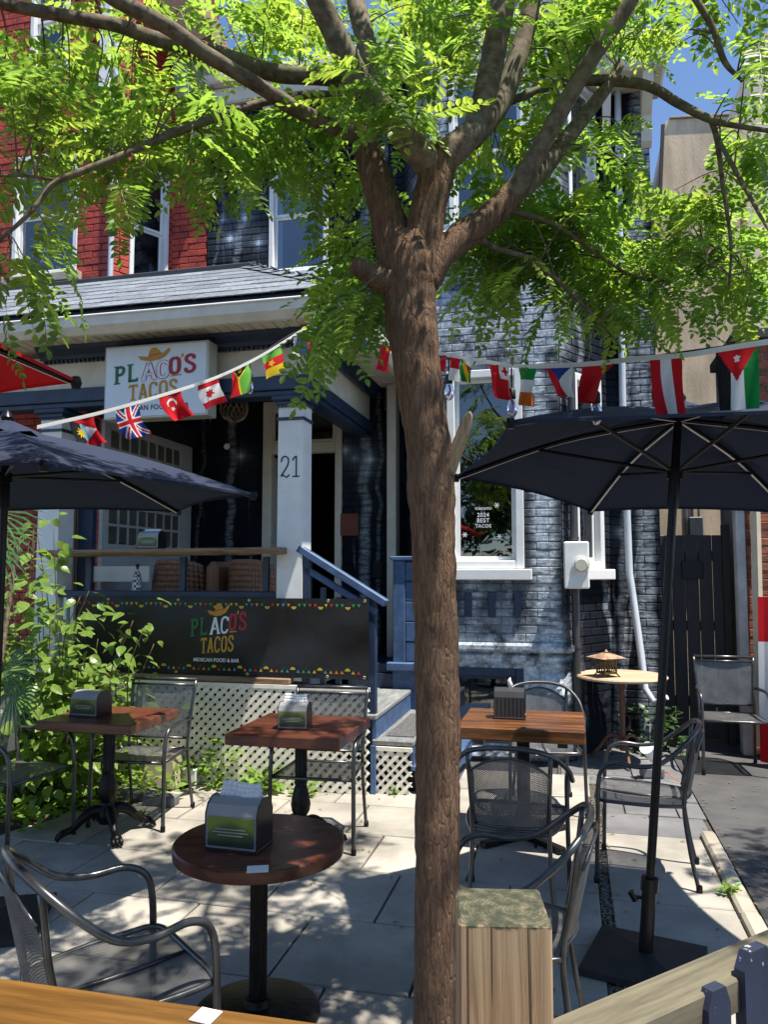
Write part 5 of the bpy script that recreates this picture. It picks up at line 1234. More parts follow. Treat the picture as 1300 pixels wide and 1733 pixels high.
def round_chair_meshes():
    D = {}
    loop = catmull(sym([(.262, -.245, 0), (.256, -.235, .3), (.254, -.228, .52), (.258, -.20, .61), (.272, -.13, .645), (.288, -.02, .638), (.292, .09, .66), (.272, .19, .735), (.20, .268, .808), (.10, .298, .836), (0, .306, .842)]), 5)
    b = MB(); b.tube(loop, .0125, 10); D['arm_frame'] = b.mesh('arm_frame', CHAIRM, True)
    for s_ in (-1, 1):
        b = MB(); b.tube(catmull([(s_ * .215, .275, 0), (s_ * .195, .235, .2), (s_ * .185, .212, .43), (s_ * .19, .245, .62), (s_ * .20, .27, .80)], 5), .011, 8); D['rear_leg%d' % s_] = b.mesh('rear_leg', CHAIRM, True)
    b = MB(); sf = catmull([(.245, -.20, .432), (.24, .0, .428), (.20, .18, .425), (.14, .215, .425), (-.14, .215, .425), (-.20, .18, .425), (-.24, .0, .428), (-.245, -.20, .432), (-.20, -.245, .434), (0, -.25, .434), (.20, -.245, .434), (.245, -.20, .432)], 4); b.tube(sf, .0105, 8, False)
    b.tube([(0, -.25, .428), (0, 0, .418), (0, .21, .42)], .008, 6); D['seat_frame'] = b.mesh('seat_frame', CHAIRM, True)
    def seat(s, t):
        y = -.245 + .455 * t; wx = .243 - .07 * max(0, t - .45) ** 1.3 * 1.7 - .03 * max(0, .12 - t) * 8 * .3; x = (2 * s - 1) * wx; return (x, y, .430 - .018 * math.sin(math.pi * t) * math.sin(math.pi * s))
    D['seat'] = ribbons(seat, 44, 42).mesh('seat', MESHM)
    def back(s, t):
        q = 2 * s - 1; zt = .80 - .085 * q * q; z = .455 + (zt - .455) * t; y = .205 + .075 * t + .045 * (1 - q * q); return (q * (.175 + .02 * t), y, z)
    D['backrest'] = ribbons(back, 34, 32).mesh('backrest', MESHM)
    b = MB(); b.tube([back(i / 16, 1) for i in range(17)], .007, 6); D['back_rail'] = b.mesh('back_rail', CHAIRM, True); b = MB(); b.tube([back(i / 10, 0) for i in range(11)], .008, 6); D['back_rail_low'] = b.mesh('back_rail', CHAIRM, True)
    return D
def square_chair_meshes():
    D = {}
    for s_ in (-1, 1):
        b = MB(); b.tube(catmull([(s_ * .265, -.245, 0), (s_ * .262, -.24, .3), (s_ * .26, -.232, .53), (s_ * .262, -.20, .62), (s_ * .264, -.13, .652), (s_ * .262, .0, .655), (s_ * .25, .14, .65), (s_ * .232, .205, .648)], 5), .0135, 10); D['arm%d' % s_] = b.mesh('arm_and_leg', CHAIRM, True)
        b = MB(); b.tube(catmull([(s_ * .235, .29, 0), (s_ * .228, .24, .22), (s_ * .225, .205, .44), (s_ * .23, .23, .62), (s_ * .245, .285, .90)], 5), .0115, 8); D['rear%d' % s_] = b.mesh('rear_leg', CHAIRM, True)
        b = MB(); b.tube([(s_ * .25, -.235, .43), (s_ * .225, .205, .43)], .0105, 8); D['side%d' % s_] = b.mesh('seat_rail', CHAIRM, True)
    b = MB(); b.tube([(-.247, .287, .905), (.247, .287, .905)], .0125, 8); D['top_rail'] = b.mesh('top_rail', CHAIRM, True); b = MB(); b.tube([(-.24, .277, .868), (.24, .277, .868)], .008, 8); D['back_rail_a'] = b.mesh('back_rail', CHAIRM, True); b = MB(); b.tube([(-.225, .22, .50), (.225, .22, .50)], .0085, 8); D['back_rail_b'] = b.mesh('back_rail', CHAIRM, True)
    b = MB(); b.tube([(-.25, -.235, .43), (-.1, -.245, .432), (.1, -.245, .432), (.25, -.235, .43)], .0105, 8); D['front_rail'] = b.mesh('seat_front_rail', CHAIRM, True); b = MB(); b.tube([(-.225, .205, .43), (.225, .205, .43)], .0095, 8); D['seat_rear_rail'] = b.mesh('seat_rear_rail', CHAIRM, True)
    seat = lambda s, t: ((2 * s - 1) * (.245 - .025 * t), -.24 + .445 * t, .436 - .014 * math.sin(math.pi * t) * math.sin(math.pi * s))
    D['seat'] = ribbons(seat, 44, 42).mesh('seat', MESHM)
    back = lambda s, t: ((2 * s - 1) * (.222 + .018 * t), .218 + .06 * t + .012 * math.sin(math.pi * s), .50 + .368 * t)
    D['backrest'] = ribbons(back, 42, 34).mesh('backrest', MESHM)
    return D
RCH, SCH = round_chair_meshes(), square_chair_meshes()
for D in (RCH, SCH):
    b = MB(); b.lathe([(.0165, 0), (.0165, .028), (.0145, .034)], 12); D['foot'] = b.mesh('foot_cap', BLACKM, 'auto')
def chair(kind, x, y, deg, label, sc=1.0):
    D = RCH if kind == 'round' else SCH; c = thing('patio_chair', label, 'chair', (x, y, .002), R(deg), 'metal mesh patio chairs'); c.scale = (sc, sc, sc)
    for k, me in D.items():
        if k == 'foot':
            xs = ((.262, -.245), (-.262, -.245), (.215, .275), (-.215, .275)) if kind == 'round' else ((.265, -.245), (-.265, -.245), (.235, .29), (-.235, .29))
            for q in xs: link('foot_cap', me, c, (q[0], q[1], 0))
        else: link(me.name.split('.')[0], me, c)
    return c
chair('square', -1.66, 5.47, -10, 'straight backed metal mesh chair behind the left square table by the shrub')
chair('square', -.40, 5.05, -10, 'straight backed metal mesh chair pulled up behind the centre square table')
chair('square', -2.33, 4.98, 69, 'metal mesh chair cut by the left edge, facing the left table')
chair('square', 3.00, 6.80, -14, 'straight backed metal mesh chair standing in front of the alley gate', 1.02)
chair('round', 1.48, 4.52, -110, 'sunlit round backed metal chair standing alone beside the umbrella pole')
chair('round', .67, 4.07, 165, 'round backed metal chair with its back to us at the plank table')
chair('round', .43, 2.86, -106, 'round backed metal chair half hidden behind the tree trunk and fence post')
chair('round', 1.16, 5.72, -6, 'round backed metal chair on the far side of the plank table')
chair('round', -.85, 2.52, 128, 'nearest round backed metal chair at lower left beside the counter')

# ================================================================ TABLES
MAHO = wood('mahogany', (.05, .016, .009), (.15, .046, .024), .30, 0, .6); IRON = simple('cast_iron', (.014, .013, .013), .42, .7, amt=.4, scale=20, bump=.35, bscale=45)
def claw_base(root, top, legs=4, R0=.30, rot=45):
    b = MB(); b.lathe([(.10, top - .02), (.10, top - .035), (.04, top - .05), (.036, .42), (.042, .40), (.036, .38)], 24, flute=.12); b.lathe([(.036, .38), (.05, .33), (.062, .27), (.055, .23), (.038, .20), (.045, .18), (.066, .15), (.07, .10), (.05, .07)], 24); b.build('pedestal', IRON, root, 'auto')
    for k in range(legs):
        a = R(rot) + 2 * math.pi * k / legs; d = Vector((math.cos(a), math.sin(a), 0)); b = MB()
        pts = [d * .03 + Vector((0, 0, .15)), d * .09 + Vector((0, 0, .155)), d * .15 + Vector((0, 0, .12)), d * .21 + Vector((0, 0, .065)), d * .27 + Vector((0, 0, .045)), d * R0 + Vector((0, 0, .035))]
        q = catmull([(*p, r_) for p, r_ in zip(pts, (.035, .036, .030, .022, .024, .032))], 4); b.tube([tuple(x[:3]) for x in q], [x[3] for x in q], 10)
        for s_ in (-1, 0, 1):
            sd = Vector((-d.y, d.x, 0)) * s_ * .02; b.tube([tuple(d * (R0 - .02) + sd + Vector((0, 0, .05))), tuple(d * (R0 + .025) + sd * 1.2 + Vector((0, 0, .03))), tuple(d * (R0 + .035) + sd * 1.2 + Vector((0, 0, .008)))], [.012, .014, .008], 7)
        b.build('claw_foot', IRON, root, True)
def square_table(u, v, su, sv, top, th, label, rot=0.0):
    t_ = thing('square_table', label, 'table', W(u, v, .002), -YAW + rot, 'patio tables'); b = MB(); b.box(-su / 2, su / 2, -sv / 2, sv / 2, top - th, top, bev=.006); b.build('tabletop', MAHO, t_); claw_base(t_, top - th + .02, 4, .27); return t_
square_table(-.83, -1.33, .66, .60, .755, .06, 'square mahogany table with claw footed iron pedestal beside the shrub')
square_table(.48, -1.30, .70, .70, .742, .065, 'square mahogany table in the centre, before the lattice skirt')
rt = thing('round_table', 'round mahogany pedestal table in the foreground left of the trunk', 'table', (-.484, 3.1, .002)); TZ = .645
b = MB(); b.lathe([(.318, TZ - .05), (.327, TZ - .045), (.33, TZ - .03), (.33, TZ - .006), (.324, TZ)], 72); b.build('tabletop', MAHO, rt, 'auto')
b = MB(); b.lathe([(.034, .02), (.034, TZ - .05)], 28, flute=.13); b.build('pedestal', IRON, rt, 'auto'); b = MB(); b.lathe([(.24, 0), (.24, .012), (.22, .022), (.05, .034), (.045, .06)], 40); b.build('base_disc', IRON, rt, 'auto')
b = MB(); b.box(-.12, .12, -.12, .12, TZ - .06, TZ - .05); b.build('mounting_plate', IRON, rt)
pk = thing('plank_table', 'rustic varnished plank table right of the trunk on a black pedestal', 'table', W(1.80, -.78, .002), -YAW)
PLK = wood('varnished_planks', (.035, .014, .006), (.20, .075, .022), .25, 0, .7, .25)
for i in range(4): MB().box(-.385, .385, -.325 + i * .1635, -.325 + i * .1635 + .16, .662, .742 + .003 * (i % 2), bev=.008).build('plank', PLK, pk)
for x in (-.25, .25): MB().box(x - .03, x + .03, -.30, .30, .635, .661).build('batten', PLK, pk)
b = MB(); b.box(-.04, .04, -.04, .04, .03, .635, bev=.006); b.build('pedestal', BLACKM, pk)
for a in (45, 135): b = MB(); b.box(-.34, .34, -.03, .03, .0, .035, Matrix.Rotation(R(a), 4, 'Z') @ Matrix.Translation((0, 0, .002 * (a > 90))), bev=.006); b.build('base_bar', BLACKM, pk)
lt = thing('pedestal_table', 'small oval topped wooden table by the wall carrying the lantern', 'table', (2.14, 7.06, 0)); PALE = wood('bleached_wood', (.34, .22, .13), (.58, .44, .30), .75, 0, .7)
b = MB(); b.lathe([(.37, .735), (.395, .742), (.40, .755), (.39, .768)], 56); b.build('tabletop', PALE, lt, 'auto')
b = MB(); b.lathe([(.03, .1), (.022, .3), (.03, .5), (.022, .6), (.04, .735)], 16); b.build('pedestal', wood('reddish_post', (.08, .03, .015), (.2, .09, .05), .7, 2), lt, 'auto')
for k in range(3):
    a = 2 * math.pi * k / 3 + .4; d = Vector((math.cos(a), math.sin(a), 0)); b = MB(); b.tube(catmull([(0, 0, .2), tuple(d * .12 + Vector((0, 0, .22))), tuple(d * .22 + Vector((0, 0, .1))), tuple(d * .30 + Vector((0, 0, .015)))], 4), .016, 8); b.build('leg', wood('reddish_post', (.08, .03, .015), (.2, .09, .05), .7, 2), lt, True)
# lantern on that table
ln = thing('lantern', 'small square metal lantern with pagoda roof on the wooden table', 'lantern', (1.97, 6.93, .769), R(20)); LB = simple('lantern_brass', (.17, .12, .045), .4, .7, amt=.4, scale=30); LR = simple('lantern_roof', (.36, .22, .14), .6, .3, amt=.4, scale=25)
for x in (-.06, .06):
    for y in (-.06, .06): MB().tube([(x * 1.35, y * 1.35, 0), (x, y, .03), (x, y, .16)], .007, 6).build('corner_post', LB, ln)
for a in range(4):
    M = Matrix.Rotation(R(90 * a), 4, 'Z'); b = MB(); b.box(-.055, .055, -.062, -.058, .03, .042, M); b.box(-.055, .055, -.062, -.058, .146, .158, M)
    for k in range(4): x = -.04 + k * .027; b.tube([tuple(M @ Vector((x - .012, -.06, .042))), tuple(M @ Vector((x + .014, -.06, .09))), tuple(M @ Vector((x - .01, -.06, .146)))], .004, 5)
    b.build('pierced_side', LB, ln)
b = MB(); s_ = .125
for (x0, y0), (x1, y1) in (((-1, -1), (1, -1)), ((1, -1), (1, 1)), ((1, 1), (-1, 1)), ((-1, 1), (-1, -1))): b.quad((x0 * s_, y0 * s_, .165), (x1 * s_, y1 * s_, .165), (x1 * .03, y1 * .03, .205), (x0 * .03, y0 * .03, .205))
b.quad((-s_, -s_, .163), (s_, -s_, .163), (s_, s_, .163), (-s_, s_, .163)); b.quad((-.03, -.03, .205), (.03, -.03, .205), (.03, .03, .205), (-.03, .03, .205)); b.lathe([(.012, .2), (.018, .215), (.006, .235)], 10); b.build('roof', LR, ln)
MB().box(-.058, .058, -.058, .058, .024, .03).build('floor_plate', LB, ln)
# floodlight with orange cable at the foot of that table
fd = thing('garden_spotlight', 'white garden spotlight with orange cable under the wooden table', 'light', (2.25, 6.55, 0)); b = MB(); b.tube([(0, 0, .03), (-.01, 0, .14)], .014, 8); b.tube([(-.02, 0, .13), (-.07, -.04, .22), (-.09, -.06, .25)], [.022, .045, .06], 12); b.build('lamp_head', WHITE, fd, 'auto')
b = MB(); b.tube(catmull([(0, 0, .02), (.06, -.1, .06), (.10, -.16, .02), (.14, -.2, .012)], 5), .004, 6); b.build('cable', simple('orange_cable', (.55, .12, .02), .5), fd, True); b = MB(); b.box(-.12, .06, -.05, .06, 0, .08, bev=.01); b.build('base_block', CONC2, fd)

# ================================================================ NAPKIN DISPENSERS
DBL = simple('black_plastic', (.012, .012, .014), .28, amt=.15); DTR = simple('smoky_plastic', (.27, .275, .28), .12, amt=.1); NAP = simple('napkin_paper', (.74, .74, .75), .9, amt=.04, scale=12)
def adv():
    t = NT('dispenser_card'); p = t.obj(); z = t.dot(p, (0, 0, 1)); x = t.dot(p, (1, 0, 0))
    hill = t.math('ADD', z, t.math('MULTIPLY', t.math('MULTIPLY', x, x), 4)); c = t.mix(t.ramp(hill, .085, .12), (.03, .07, .02), (.16, .22, .03)); c = t.mix(t.ramp(z, .05, .03), c, (.02, .03, .02))
    return t.fin(c, .25)
ADV = adv()
def dispenser(loc, rz, w, d, h, label, napk=.05, tip=False, body=None):
    o = thing('napkin_dispenser', label, 'dispenser', loc, rz, 'napkin dispensers'); b = MB(); hw, hd = w / 2, d / 2
    prof = [(-hd, .0), (hd, .0), (hd, h * .72), (hd * .75, h * .9), (hd * .25, h), (-hd * .25, h), (-hd * .75, h * .9), (-hd, h * .72)]
    b.prism(prof, -hw, hw, lambda a, z, dd: (dd, a, z)); bd = b.build('body', DTR if body is None else body, o)
    for x in (-hw - .004, hw): MB().prism([(a * 1.03, z * 1.015) for a, z in prof], 0, .004, lambda a, z, dd: (x + dd, a, z)).build('side_panel', DBL, o)
    MB().box(-hw - .006, hw + .006, -hd - .006, hd + .006, -.001, .012, bev=.003).build('base_plate', DBL, o)
    if not tip:
        MB().box(-hw + .008, hw - .008, -hd - .003, -hd - .0005, .02, h * .68).build('front_card', ADV, o)
        b = MB()
        for k, (ww, zz) in enumerate(((.6, .44), (.72, .38), (.5, .32))): b.box(-hw * ww, hw * ww, -hd - .0042, -hd - .0034, h * zz, h * zz + .004)
        b.build('card_print', simple('faint_print', (.30, .34, .28), .6), o)
        b = MB(); n = 8
        for i in range(n):
            for j in range(4):
                q = []
                for a, c in ((i, j), (i + 1, j), (i + 1, j + 1), (i, j + 1)):
                    x = (-hw * .84 + 2 * hw * .84 * a / n) * (1 - .10 * c / 4); q.append((x, -hd * .18 + .006 * math.sin(a * .8) + hd * .13 * c + .004 * math.sin(a * 1.9 + c), h - .015 + napk * c / 4 * (1 + .05 * math.sin(a * .7 + 1))))
                b.quad(*q)
        nk = b.build('napkins', NAP, o, True); sm = nk.modifiers.new('thick', 'SOLIDIFY'); sm.thickness = .03
    else:
        b = MB(); b.tube([(0, 0, h - .01), (.004, 0, h + .02), (-.004, 0, h + .045), (.004, 0, h + .065)], [.008, .016, .012, .002], 8, flat=.5); b.build('napkins', NAP, o, True)
        b = MB()
        for k in range(7): x = -hw * .8 + k * hw * .267; b.box(x - .002, x + .002, -hd - .002, -hd + .001, .02, h * .7)
        b.build('ribbing', DBL, o)
    return o
dispenser(G(404, 1432, TZ + .002), -YAW - R(2), .205, .14, .185, 'napkin dispenser on the round table in the foreground', .062)
A = G(153, 1210, .757); dispenser(A, -YAW - R(4), .20, .15, .16, 'dark napkin dispenser on the left square table', .012)
A = G(499, 1232, .744); dispenser(A, -YAW + R(6), .175, .13, .155, 'napkin dispenser on the centre square table', .06)
A = G(864, 1214, .748); dispenser(A, -YAW, .19, .14, .19, 'grey ribbed napkin dispenser with one napkin tip on plank table', tip=True, body=simple('dark_grey_plastic', (.05, .05, .054), .2, amt=.15))
A = F(257, 925, -.02); dispenser(W(A.x, -.03, 1.880), -YAW, .19, .13, .15, 'napkin dispenser on the live edge bar of the porch', .035)
# plain cards lying on the tables
CARD = simple('white_card', (.70, .70, .68), .6, amt=.04)
def card(c, w, d, rz, z, lab):
    o = MB().box(-w / 2, w / 2, -d / 2, d / 2, 0, .0015).build('table_card', CARD); o.location = (c.x, c.y, z); o.rotation_euler = (0, 0, rz); tag(o, lab, 'card', 'blank white table cards')
card(G(436, 1472, TZ), .075, .065, R(8), TZ + .002, 'small white card stuck on the round table')
# ================================================================ UMBRELLAS
def canvas(name, col):
    t = NT(name); p = t.pos(); n = t.noise(p, 5, 4); t.bump(t.math('MULTIPLY_ADD', t.noise(p, 300, 2), .15, n), .35, .02); c = t.mix(n, dk(col, .85), dk(col, 1.15)); t.fin(c, .8, spec=.25)
    tb = t.node('ShaderNodeBsdfTranslucent'); t.put(tb.inputs['Color'], dk(col, .6)); ms = t.node('ShaderNodeMixShader'); ms.inputs[0].default_value = .05
    t.t.links.new(t.b.outputs[0], ms.inputs[1]); t.t.links.new(tb.outputs[0], ms.inputs[2]); t.t.links.new(ms.outputs[0], t.out.inputs[0]); return t.m
NAVC, REDC = canvas('navy_canvas', (.022, .031, .060)), canvas('red_canvas', (.55, .012, .018))
RIBE = simple('rib_edge', (.82, .82, .82), .4, .0)
def umbrella(base, top, rad, ang0, zrim, zapex, label, m, hubz, cap=True, sides=6, tilt=(0, 0), ground=True, dark=True):
    """base: ground point of the pole, top: point of the pole at hub height; canopy rim corners in local plane, tilted"""
    o = thing('patio_umbrella', label, 'umbrella', base); B0 = Vector(base); ax = (Vector(top) - B0); ax.normalize()
    def at(z): return ax * (z / ax.z)
    apex = at(zapex); c = at(zrim); Rm = Matrix.Rotation(tilt[0], 4, 'X') @ Matrix.Rotation(tilt[1], 4, 'Y')
    cor = [c + Rm @ Vector((rad * math.cos(R(ang0 + 360 / sides * k)), rad * math.sin(R(ang0 + 360 / sides * k)), 0)) for k in range(sides)]
    b = MB(); N, K = 10, 8
    def pt(k, s, t_):        # panel k, s across 0..1, t from apex 0 to rim 1
        e0, e1 = cor[k], cor[(k + 1) % sides]; rim = e0.lerp(e1, s) ; inward = (c - rim); rim = rim + inward * (.05 * math.sin(math.pi * s)) + Vector((0, 0, .012 * math.sin(math.pi * s)))
        p = apex.lerp(rim, t_); sag = -.035 * math.sin(math.pi * t_) * math.sin(math.pi * s); up = .03 * math.sin(math.pi * t_); return p + Vector((0, 0, sag + up))
    for k in range(sides):
        for i in range(N):
            for j in range(K): b.quad(pt(k, i / N, j / K), pt(k, (i + 1) / N, j / K), pt(k, (i + 1) / N, (j + 1) / K), pt(k, i / N, (j + 1) / K))
    b.build('canopy', m, o, True)
    b = MB()
    for k in range(sides):                                  # hem
        pts = [pt(k, i / N, 1) for i in range(N + 1)]
        for i in range(N): b.quad(pts[i], pts[i + 1], pts[i + 1] + Vector((0, 0, -.012)), pts[i] + Vector((0, 0, -.012)))
    b.build('hem', m, o)
    hub = at(hubz)
    for k in range(sides):
        e = pt(k, 0, 1) + Vector((0, 0, -.012)); a = apex + Vector((0, 0, -.05)); pts = [a.lerp(e, 0), apex.lerp(pt(k, 0, 1), .5) + Vector((0, 0, .012)), e]
        q = [Vector(x) for x in catmull([tuple(p) for p in pts], 5)]; bb = MB(); bb.tube(q, .011, 6); rb = bb.build('rib', BLACKM, o, True)
        mid = q[6] + Vector((0, 0, -.01)); bb = MB(); bb.tube([hub, mid], .009, 6); bb.build('strut', BLACKM, o)
        w = (e - a).normalized().cross(Vector((0, 0, 1))).normalized() * .006; bb = MB()
        for i in range(len(q) - 1): d0 = Vector((0, 0, -.0125)); bb.quad(q[i] + d0 - w, q[i] + d0 + w, q[i + 1] + d0 + w, q[i + 1] + d0 - w)
        bb.build('rib_edge', RIBE, rb)
        bb = MB(); bb.lathe([(.014, -.02), (.02, 0), (.014, .02)], 10, tuple(e)); bb.build('rib_tip', BLACKM, o)
    b = MB(); b.tube([at(.03 if ground else .0), at(zapex + .02)], .019, 14); b.build('pole', BLACKM, o, 'auto')
    b = MB(); b.tube([hub - ax * .03, hub + ax * .02], .034, 16); b.tube([hub - ax * .16, hub - ax * .03], .025, 14); b.build('runner_hub', BLACKM, o, 'auto')
    if cap:
        b = MB(); n = 24; tv = apex + Vector((0, 0, .045))
        for i in range(n):
            f = lambda i_: apex + Vector((.19 * math.cos(2 * math.pi * i_ / n), .19 * math.sin(2 * math.pi * i_ / n), -.045 + .012 * math.sin(i_ * 2.1)))
            b.quad(tv, f(i), f(i + 1))
        b.build('vent_cap', m, o, True); b = MB(); b.lathe([(.03, .03), (.035, .05), (.02, .075), (.006, .09)], 12, tuple(apex)); b.build('finial', BLACKM, o, 'auto')
    return o
def umb_base(x, y, rz, w, label, lean=Vector((0, 0, 1)), h=.36):
    o = thing('umbrella_base', label, 'umbrella base', (x, y, .002), rz, 'umbrella bases'); s_ = w / 2; b = MB()
    b.v += [(-s_, -s_, 0), (s_, -s_, 0), (s_, s_, 0), (-s_, s_, 0), (-s_, -s_, .028), (s_, -s_, .028), (s_, s_, .028), (-s_, s_, .028), (-.05, -.05, .055), (.05, -.05, .055), (.05, .05, .055), (-.05, .05, .055)]
    b.f += [(0, 1, 5, 4), (1, 2, 6, 5), (2, 3, 7, 6), (3, 0, 4, 7), (4, 5, 9, 8), (5, 6, 10, 9), (6, 7, 11, 10), (7, 4, 8, 11), (8, 9, 10, 11)]; b.m += [0] * 9
    b.build('weight_plate', simple('base_plate_metal', (.022, .022, .023), .62, .3, amt=.25, scale=14), o); M = Matrix.Rotation(-rz, 4, 'Z'); L = M @ lean
    b = MB(); b.tube([L * .04, L * h], .030, 14); b.tube([L * (h - .055), L * h], .038, 14); b.build('sleeve', BLACKM, o, 'auto')
    b = MB(); k = L * (h - .09); b.tube([k + Vector((-.03, 0, 0)), k + Vector((-.06, -.005, 0))], .008, 8); b.tube([k + Vector((-.055, 0, -.016)), k + Vector((-.075, -.005, .02))], .016, 8); b.build('clamp_knob', BLACKM, o, 'auto'); return o
ub = G(1092, 1632); utop = P(1143, 800, ub.y + .02); lean = (utop - ub).normalized()
umbrella(ub, utop, 1.05, 36, 2.13, 2.43, 'open navy hexagonal umbrella at right seen from underneath', NAVC, utop.z, tilt=(-.085, .085))
umb_base(ub.x, ub.y, R(-28), .46, 'square black umbrella base plate behind the fence rail at right', lean)
lb = Vector((-1.90, 3.85, 0)); umbrella(lb, lb + Vector((0, 0, 2)), 1.24, 2, 2.08, 2.41, 'open navy umbrella at left with sun dappled canopy', NAVC, 2.16)
umb_base(-1.90, 3.85, R(12), .52, 'black umbrella base under the left navy umbrella by the near chair')
rbp = Vector((-1.96, 2.18, 0)); umbrella(rbp, rbp + Vector((0, 0, 2)), 1.0, 25, 2.34, 2.62, 'red umbrella poking in at the upper left edge', REDC, 2.4, cap=False)

# ================================================================ BUNTING
CL = {n_: cloth('flag_' + n_, c_, .3) for n_, c_ in dict(red=(.55, .015, .015), white=(.74, .74, .72), blue=(.02, .05, .28), green=(.01, .22, .05), yellow=(.75, .52, .02), black=(.015, .015, .017), orange=(.62, .14, .02), cyan=(.2, .5, .7), lime=(.12, .38, .05)).items()}
CLN = list(CL); CLM = [CL[n_] for n_ in CLN]
def star(x, y, cx, cy, r_, n=5, inner=.42, ph=0):
    dx, dy = x - cx, y - cy; d = math.hypot(dx, dy)
    if d > r_: return False
    a = (math.atan2(dy, dx) + ph) % (2 * math.pi / n) / (math.pi / n); a = a if a < 1 else 2 - a
    return d < r_ * (inner + (1 - inner) * (1 - a) ** 1.3)
# x: along the fly 0..1 (hoist at 0, sewn to the cord), y: 0..1 across
def f_jordan(x, y):
    if x < .52 * (1 - abs(2 * y - 1)): return 'white' if star(x, y, .17, .5, .085, 7) else 'red'
    return 'green' if y > .667 else ('white' if y > .333 else 'black')
def f_turkey(x, y):
    X, Y = x * 1.5, y
    if math.hypot(X - .55, Y - .5) < .25 and math.hypot(X - .62, Y - .5) > .2: return 'white'
    return 'white' if star(X, Y, .86, .5, .13) else 'red'
def f_canada(x, y):
    if x < .25 or x > .75: return 'red'
    X, Y = (x - .5) * 2, y - .5; return 'red' if (star(X * .8, Y, 0, 0, .3, 7, .62, 3.14 / 7) or abs(Y) < .02 and 0 < X < .3) else 'white'
def f_uk(x, y):
    X, Y = (x - .5) * 1.6, y - .5
    if abs(X) < .09 or abs(Y) < .09: return 'red'
    if abs(X) < .15 or abs(Y) < .15: return 'white'
    for s_ in (1, -1):
        d = abs(Y - s_ * X * .625) * .85
        if d < .035: return 'red'
        if d < .09: return 'white'
    return 'blue'
def f_antigua(x, y):
    if abs(y - .5) < .5 * (1 - x):
        pass
    if y < x * .5 or (1 - y) < x * .5: pass
    if abs(y - .5) > .5 - x * .5 + 0 and False: return 'red'
    if abs(x - .5) > .5 * (1 - y): return 'red'
    if star(x, y, .5, .36, .2, 9): return 'yellow'
    return 'black' if y < .4 else ('cyan' if y < .62 else 'white')
def f_cameroon(x, y):
    if star(x, y, .5, .5, .13): return 'yellow'
    return 'lime' if x < .333 else ('red' if x < .667 else 'yellow')
def f_vanuatu(x, y):
    k = .45 * (1 - abs(2 * y - 1))
    if x < k * .8: return 'yellow' if abs(math.hypot(x - .13, y - .5) - .07) < .025 else 'black'
    if x < k: return 'yellow'
    return 'yellow' if abs(y - .5) < .04 else ('lime' if y > .5 else 'red')
def f_tri(*cs):
    return lambda x, y: cs[min(len(cs) - 1, int(x * len(cs)))]
def f_hor(*cs):
    return lambda x, y: cs[min(len(cs) - 1, int(y * len(cs)))]
def f_tonga(x, y):
    if x < .42 and y > .5: return 'red' if (abs(x - .2) < .04 and abs(y - .75) < .14) or (abs(y - .75) < .05 and abs(x - .2) < .12) else 'white'
    return 'red'
def f_zim(x, y):
    if x < .4 * (1 - abs(2 * y - 1)): return 'white'
    return ('green', 'yellow', 'red', 'black', 'red', 'yellow', 'green')[min(6, int(y * 7))]
def f_czech(x, y):
    if x < .5 * (1 - abs(2 * y - 1)): return 'blue'
    return 'white' if y > .5 else 'red'
def f_china(x, y): return 'yellow' if star(x, y, .2, .72, .12) else 'red'
def f_slov(x, y): return ('white', 'blue', 'red')[min(2, int(y * 3))] if not star(x, y, .3, .5, .12) else 'orange'
def flag(parent, a, c, drop, fn, twist=0.0, curl=.0, seed=0, label=None, swing=0.0, nx=36, ny=50):
    a, c = Vector(a), Vector(c); al = (c - a); n = al.cross(Vector((0, 0, 1))).normalized(); b = MB(); gp = {}
    for i in range(nx + 1):
        for j in range(ny + 1):
            s_, t_ = i / nx, j / ny; cc = (a + c) / 2; hw = (s_ - .5); ang = twist * t_; k = 1 - .35 * curl * t_
            off = al.normalized() * math.cos(ang + curl * hw * 2 * t_) * hw * al.length * k + n * math.sin(ang) * hw * al.length * k
            wv = .017 * math.sin(s_ * 7 + seed + t_ * 3) * (.3 + t_) + .10 * curl * (hw * hw * 4) * t_ * al.length * 4
            gp[i, j] = cc + al * hw * (1 - t_) ** 3 * 0 + (off * min(1, t_ * 4) + al * hw * max(0, 1 - t_ * 4)) + n * (wv * min(1, t_ * 3)) + Vector((0, 0, -drop * t_ * (1 - .12 * abs(curl)))) + al.normalized() * swing * t_ * t_ + Vector((0, 0, (al.z / al.length) * 0))
    for i in range(nx):
        for j in range(ny):
            b.mi = CLN.index(fn((j + .5) / ny, (i + .5) / nx)); b.quad(gp[i, j], gp[i + 1, j], gp[i + 1, j + 1], gp[i, j + 1])
    o = b.build('flag', CLM, parent, True)
    if label: o['label'] = label
    return o
TAPE = cloth('bunting_tape', (.74, .73, .70), .2)
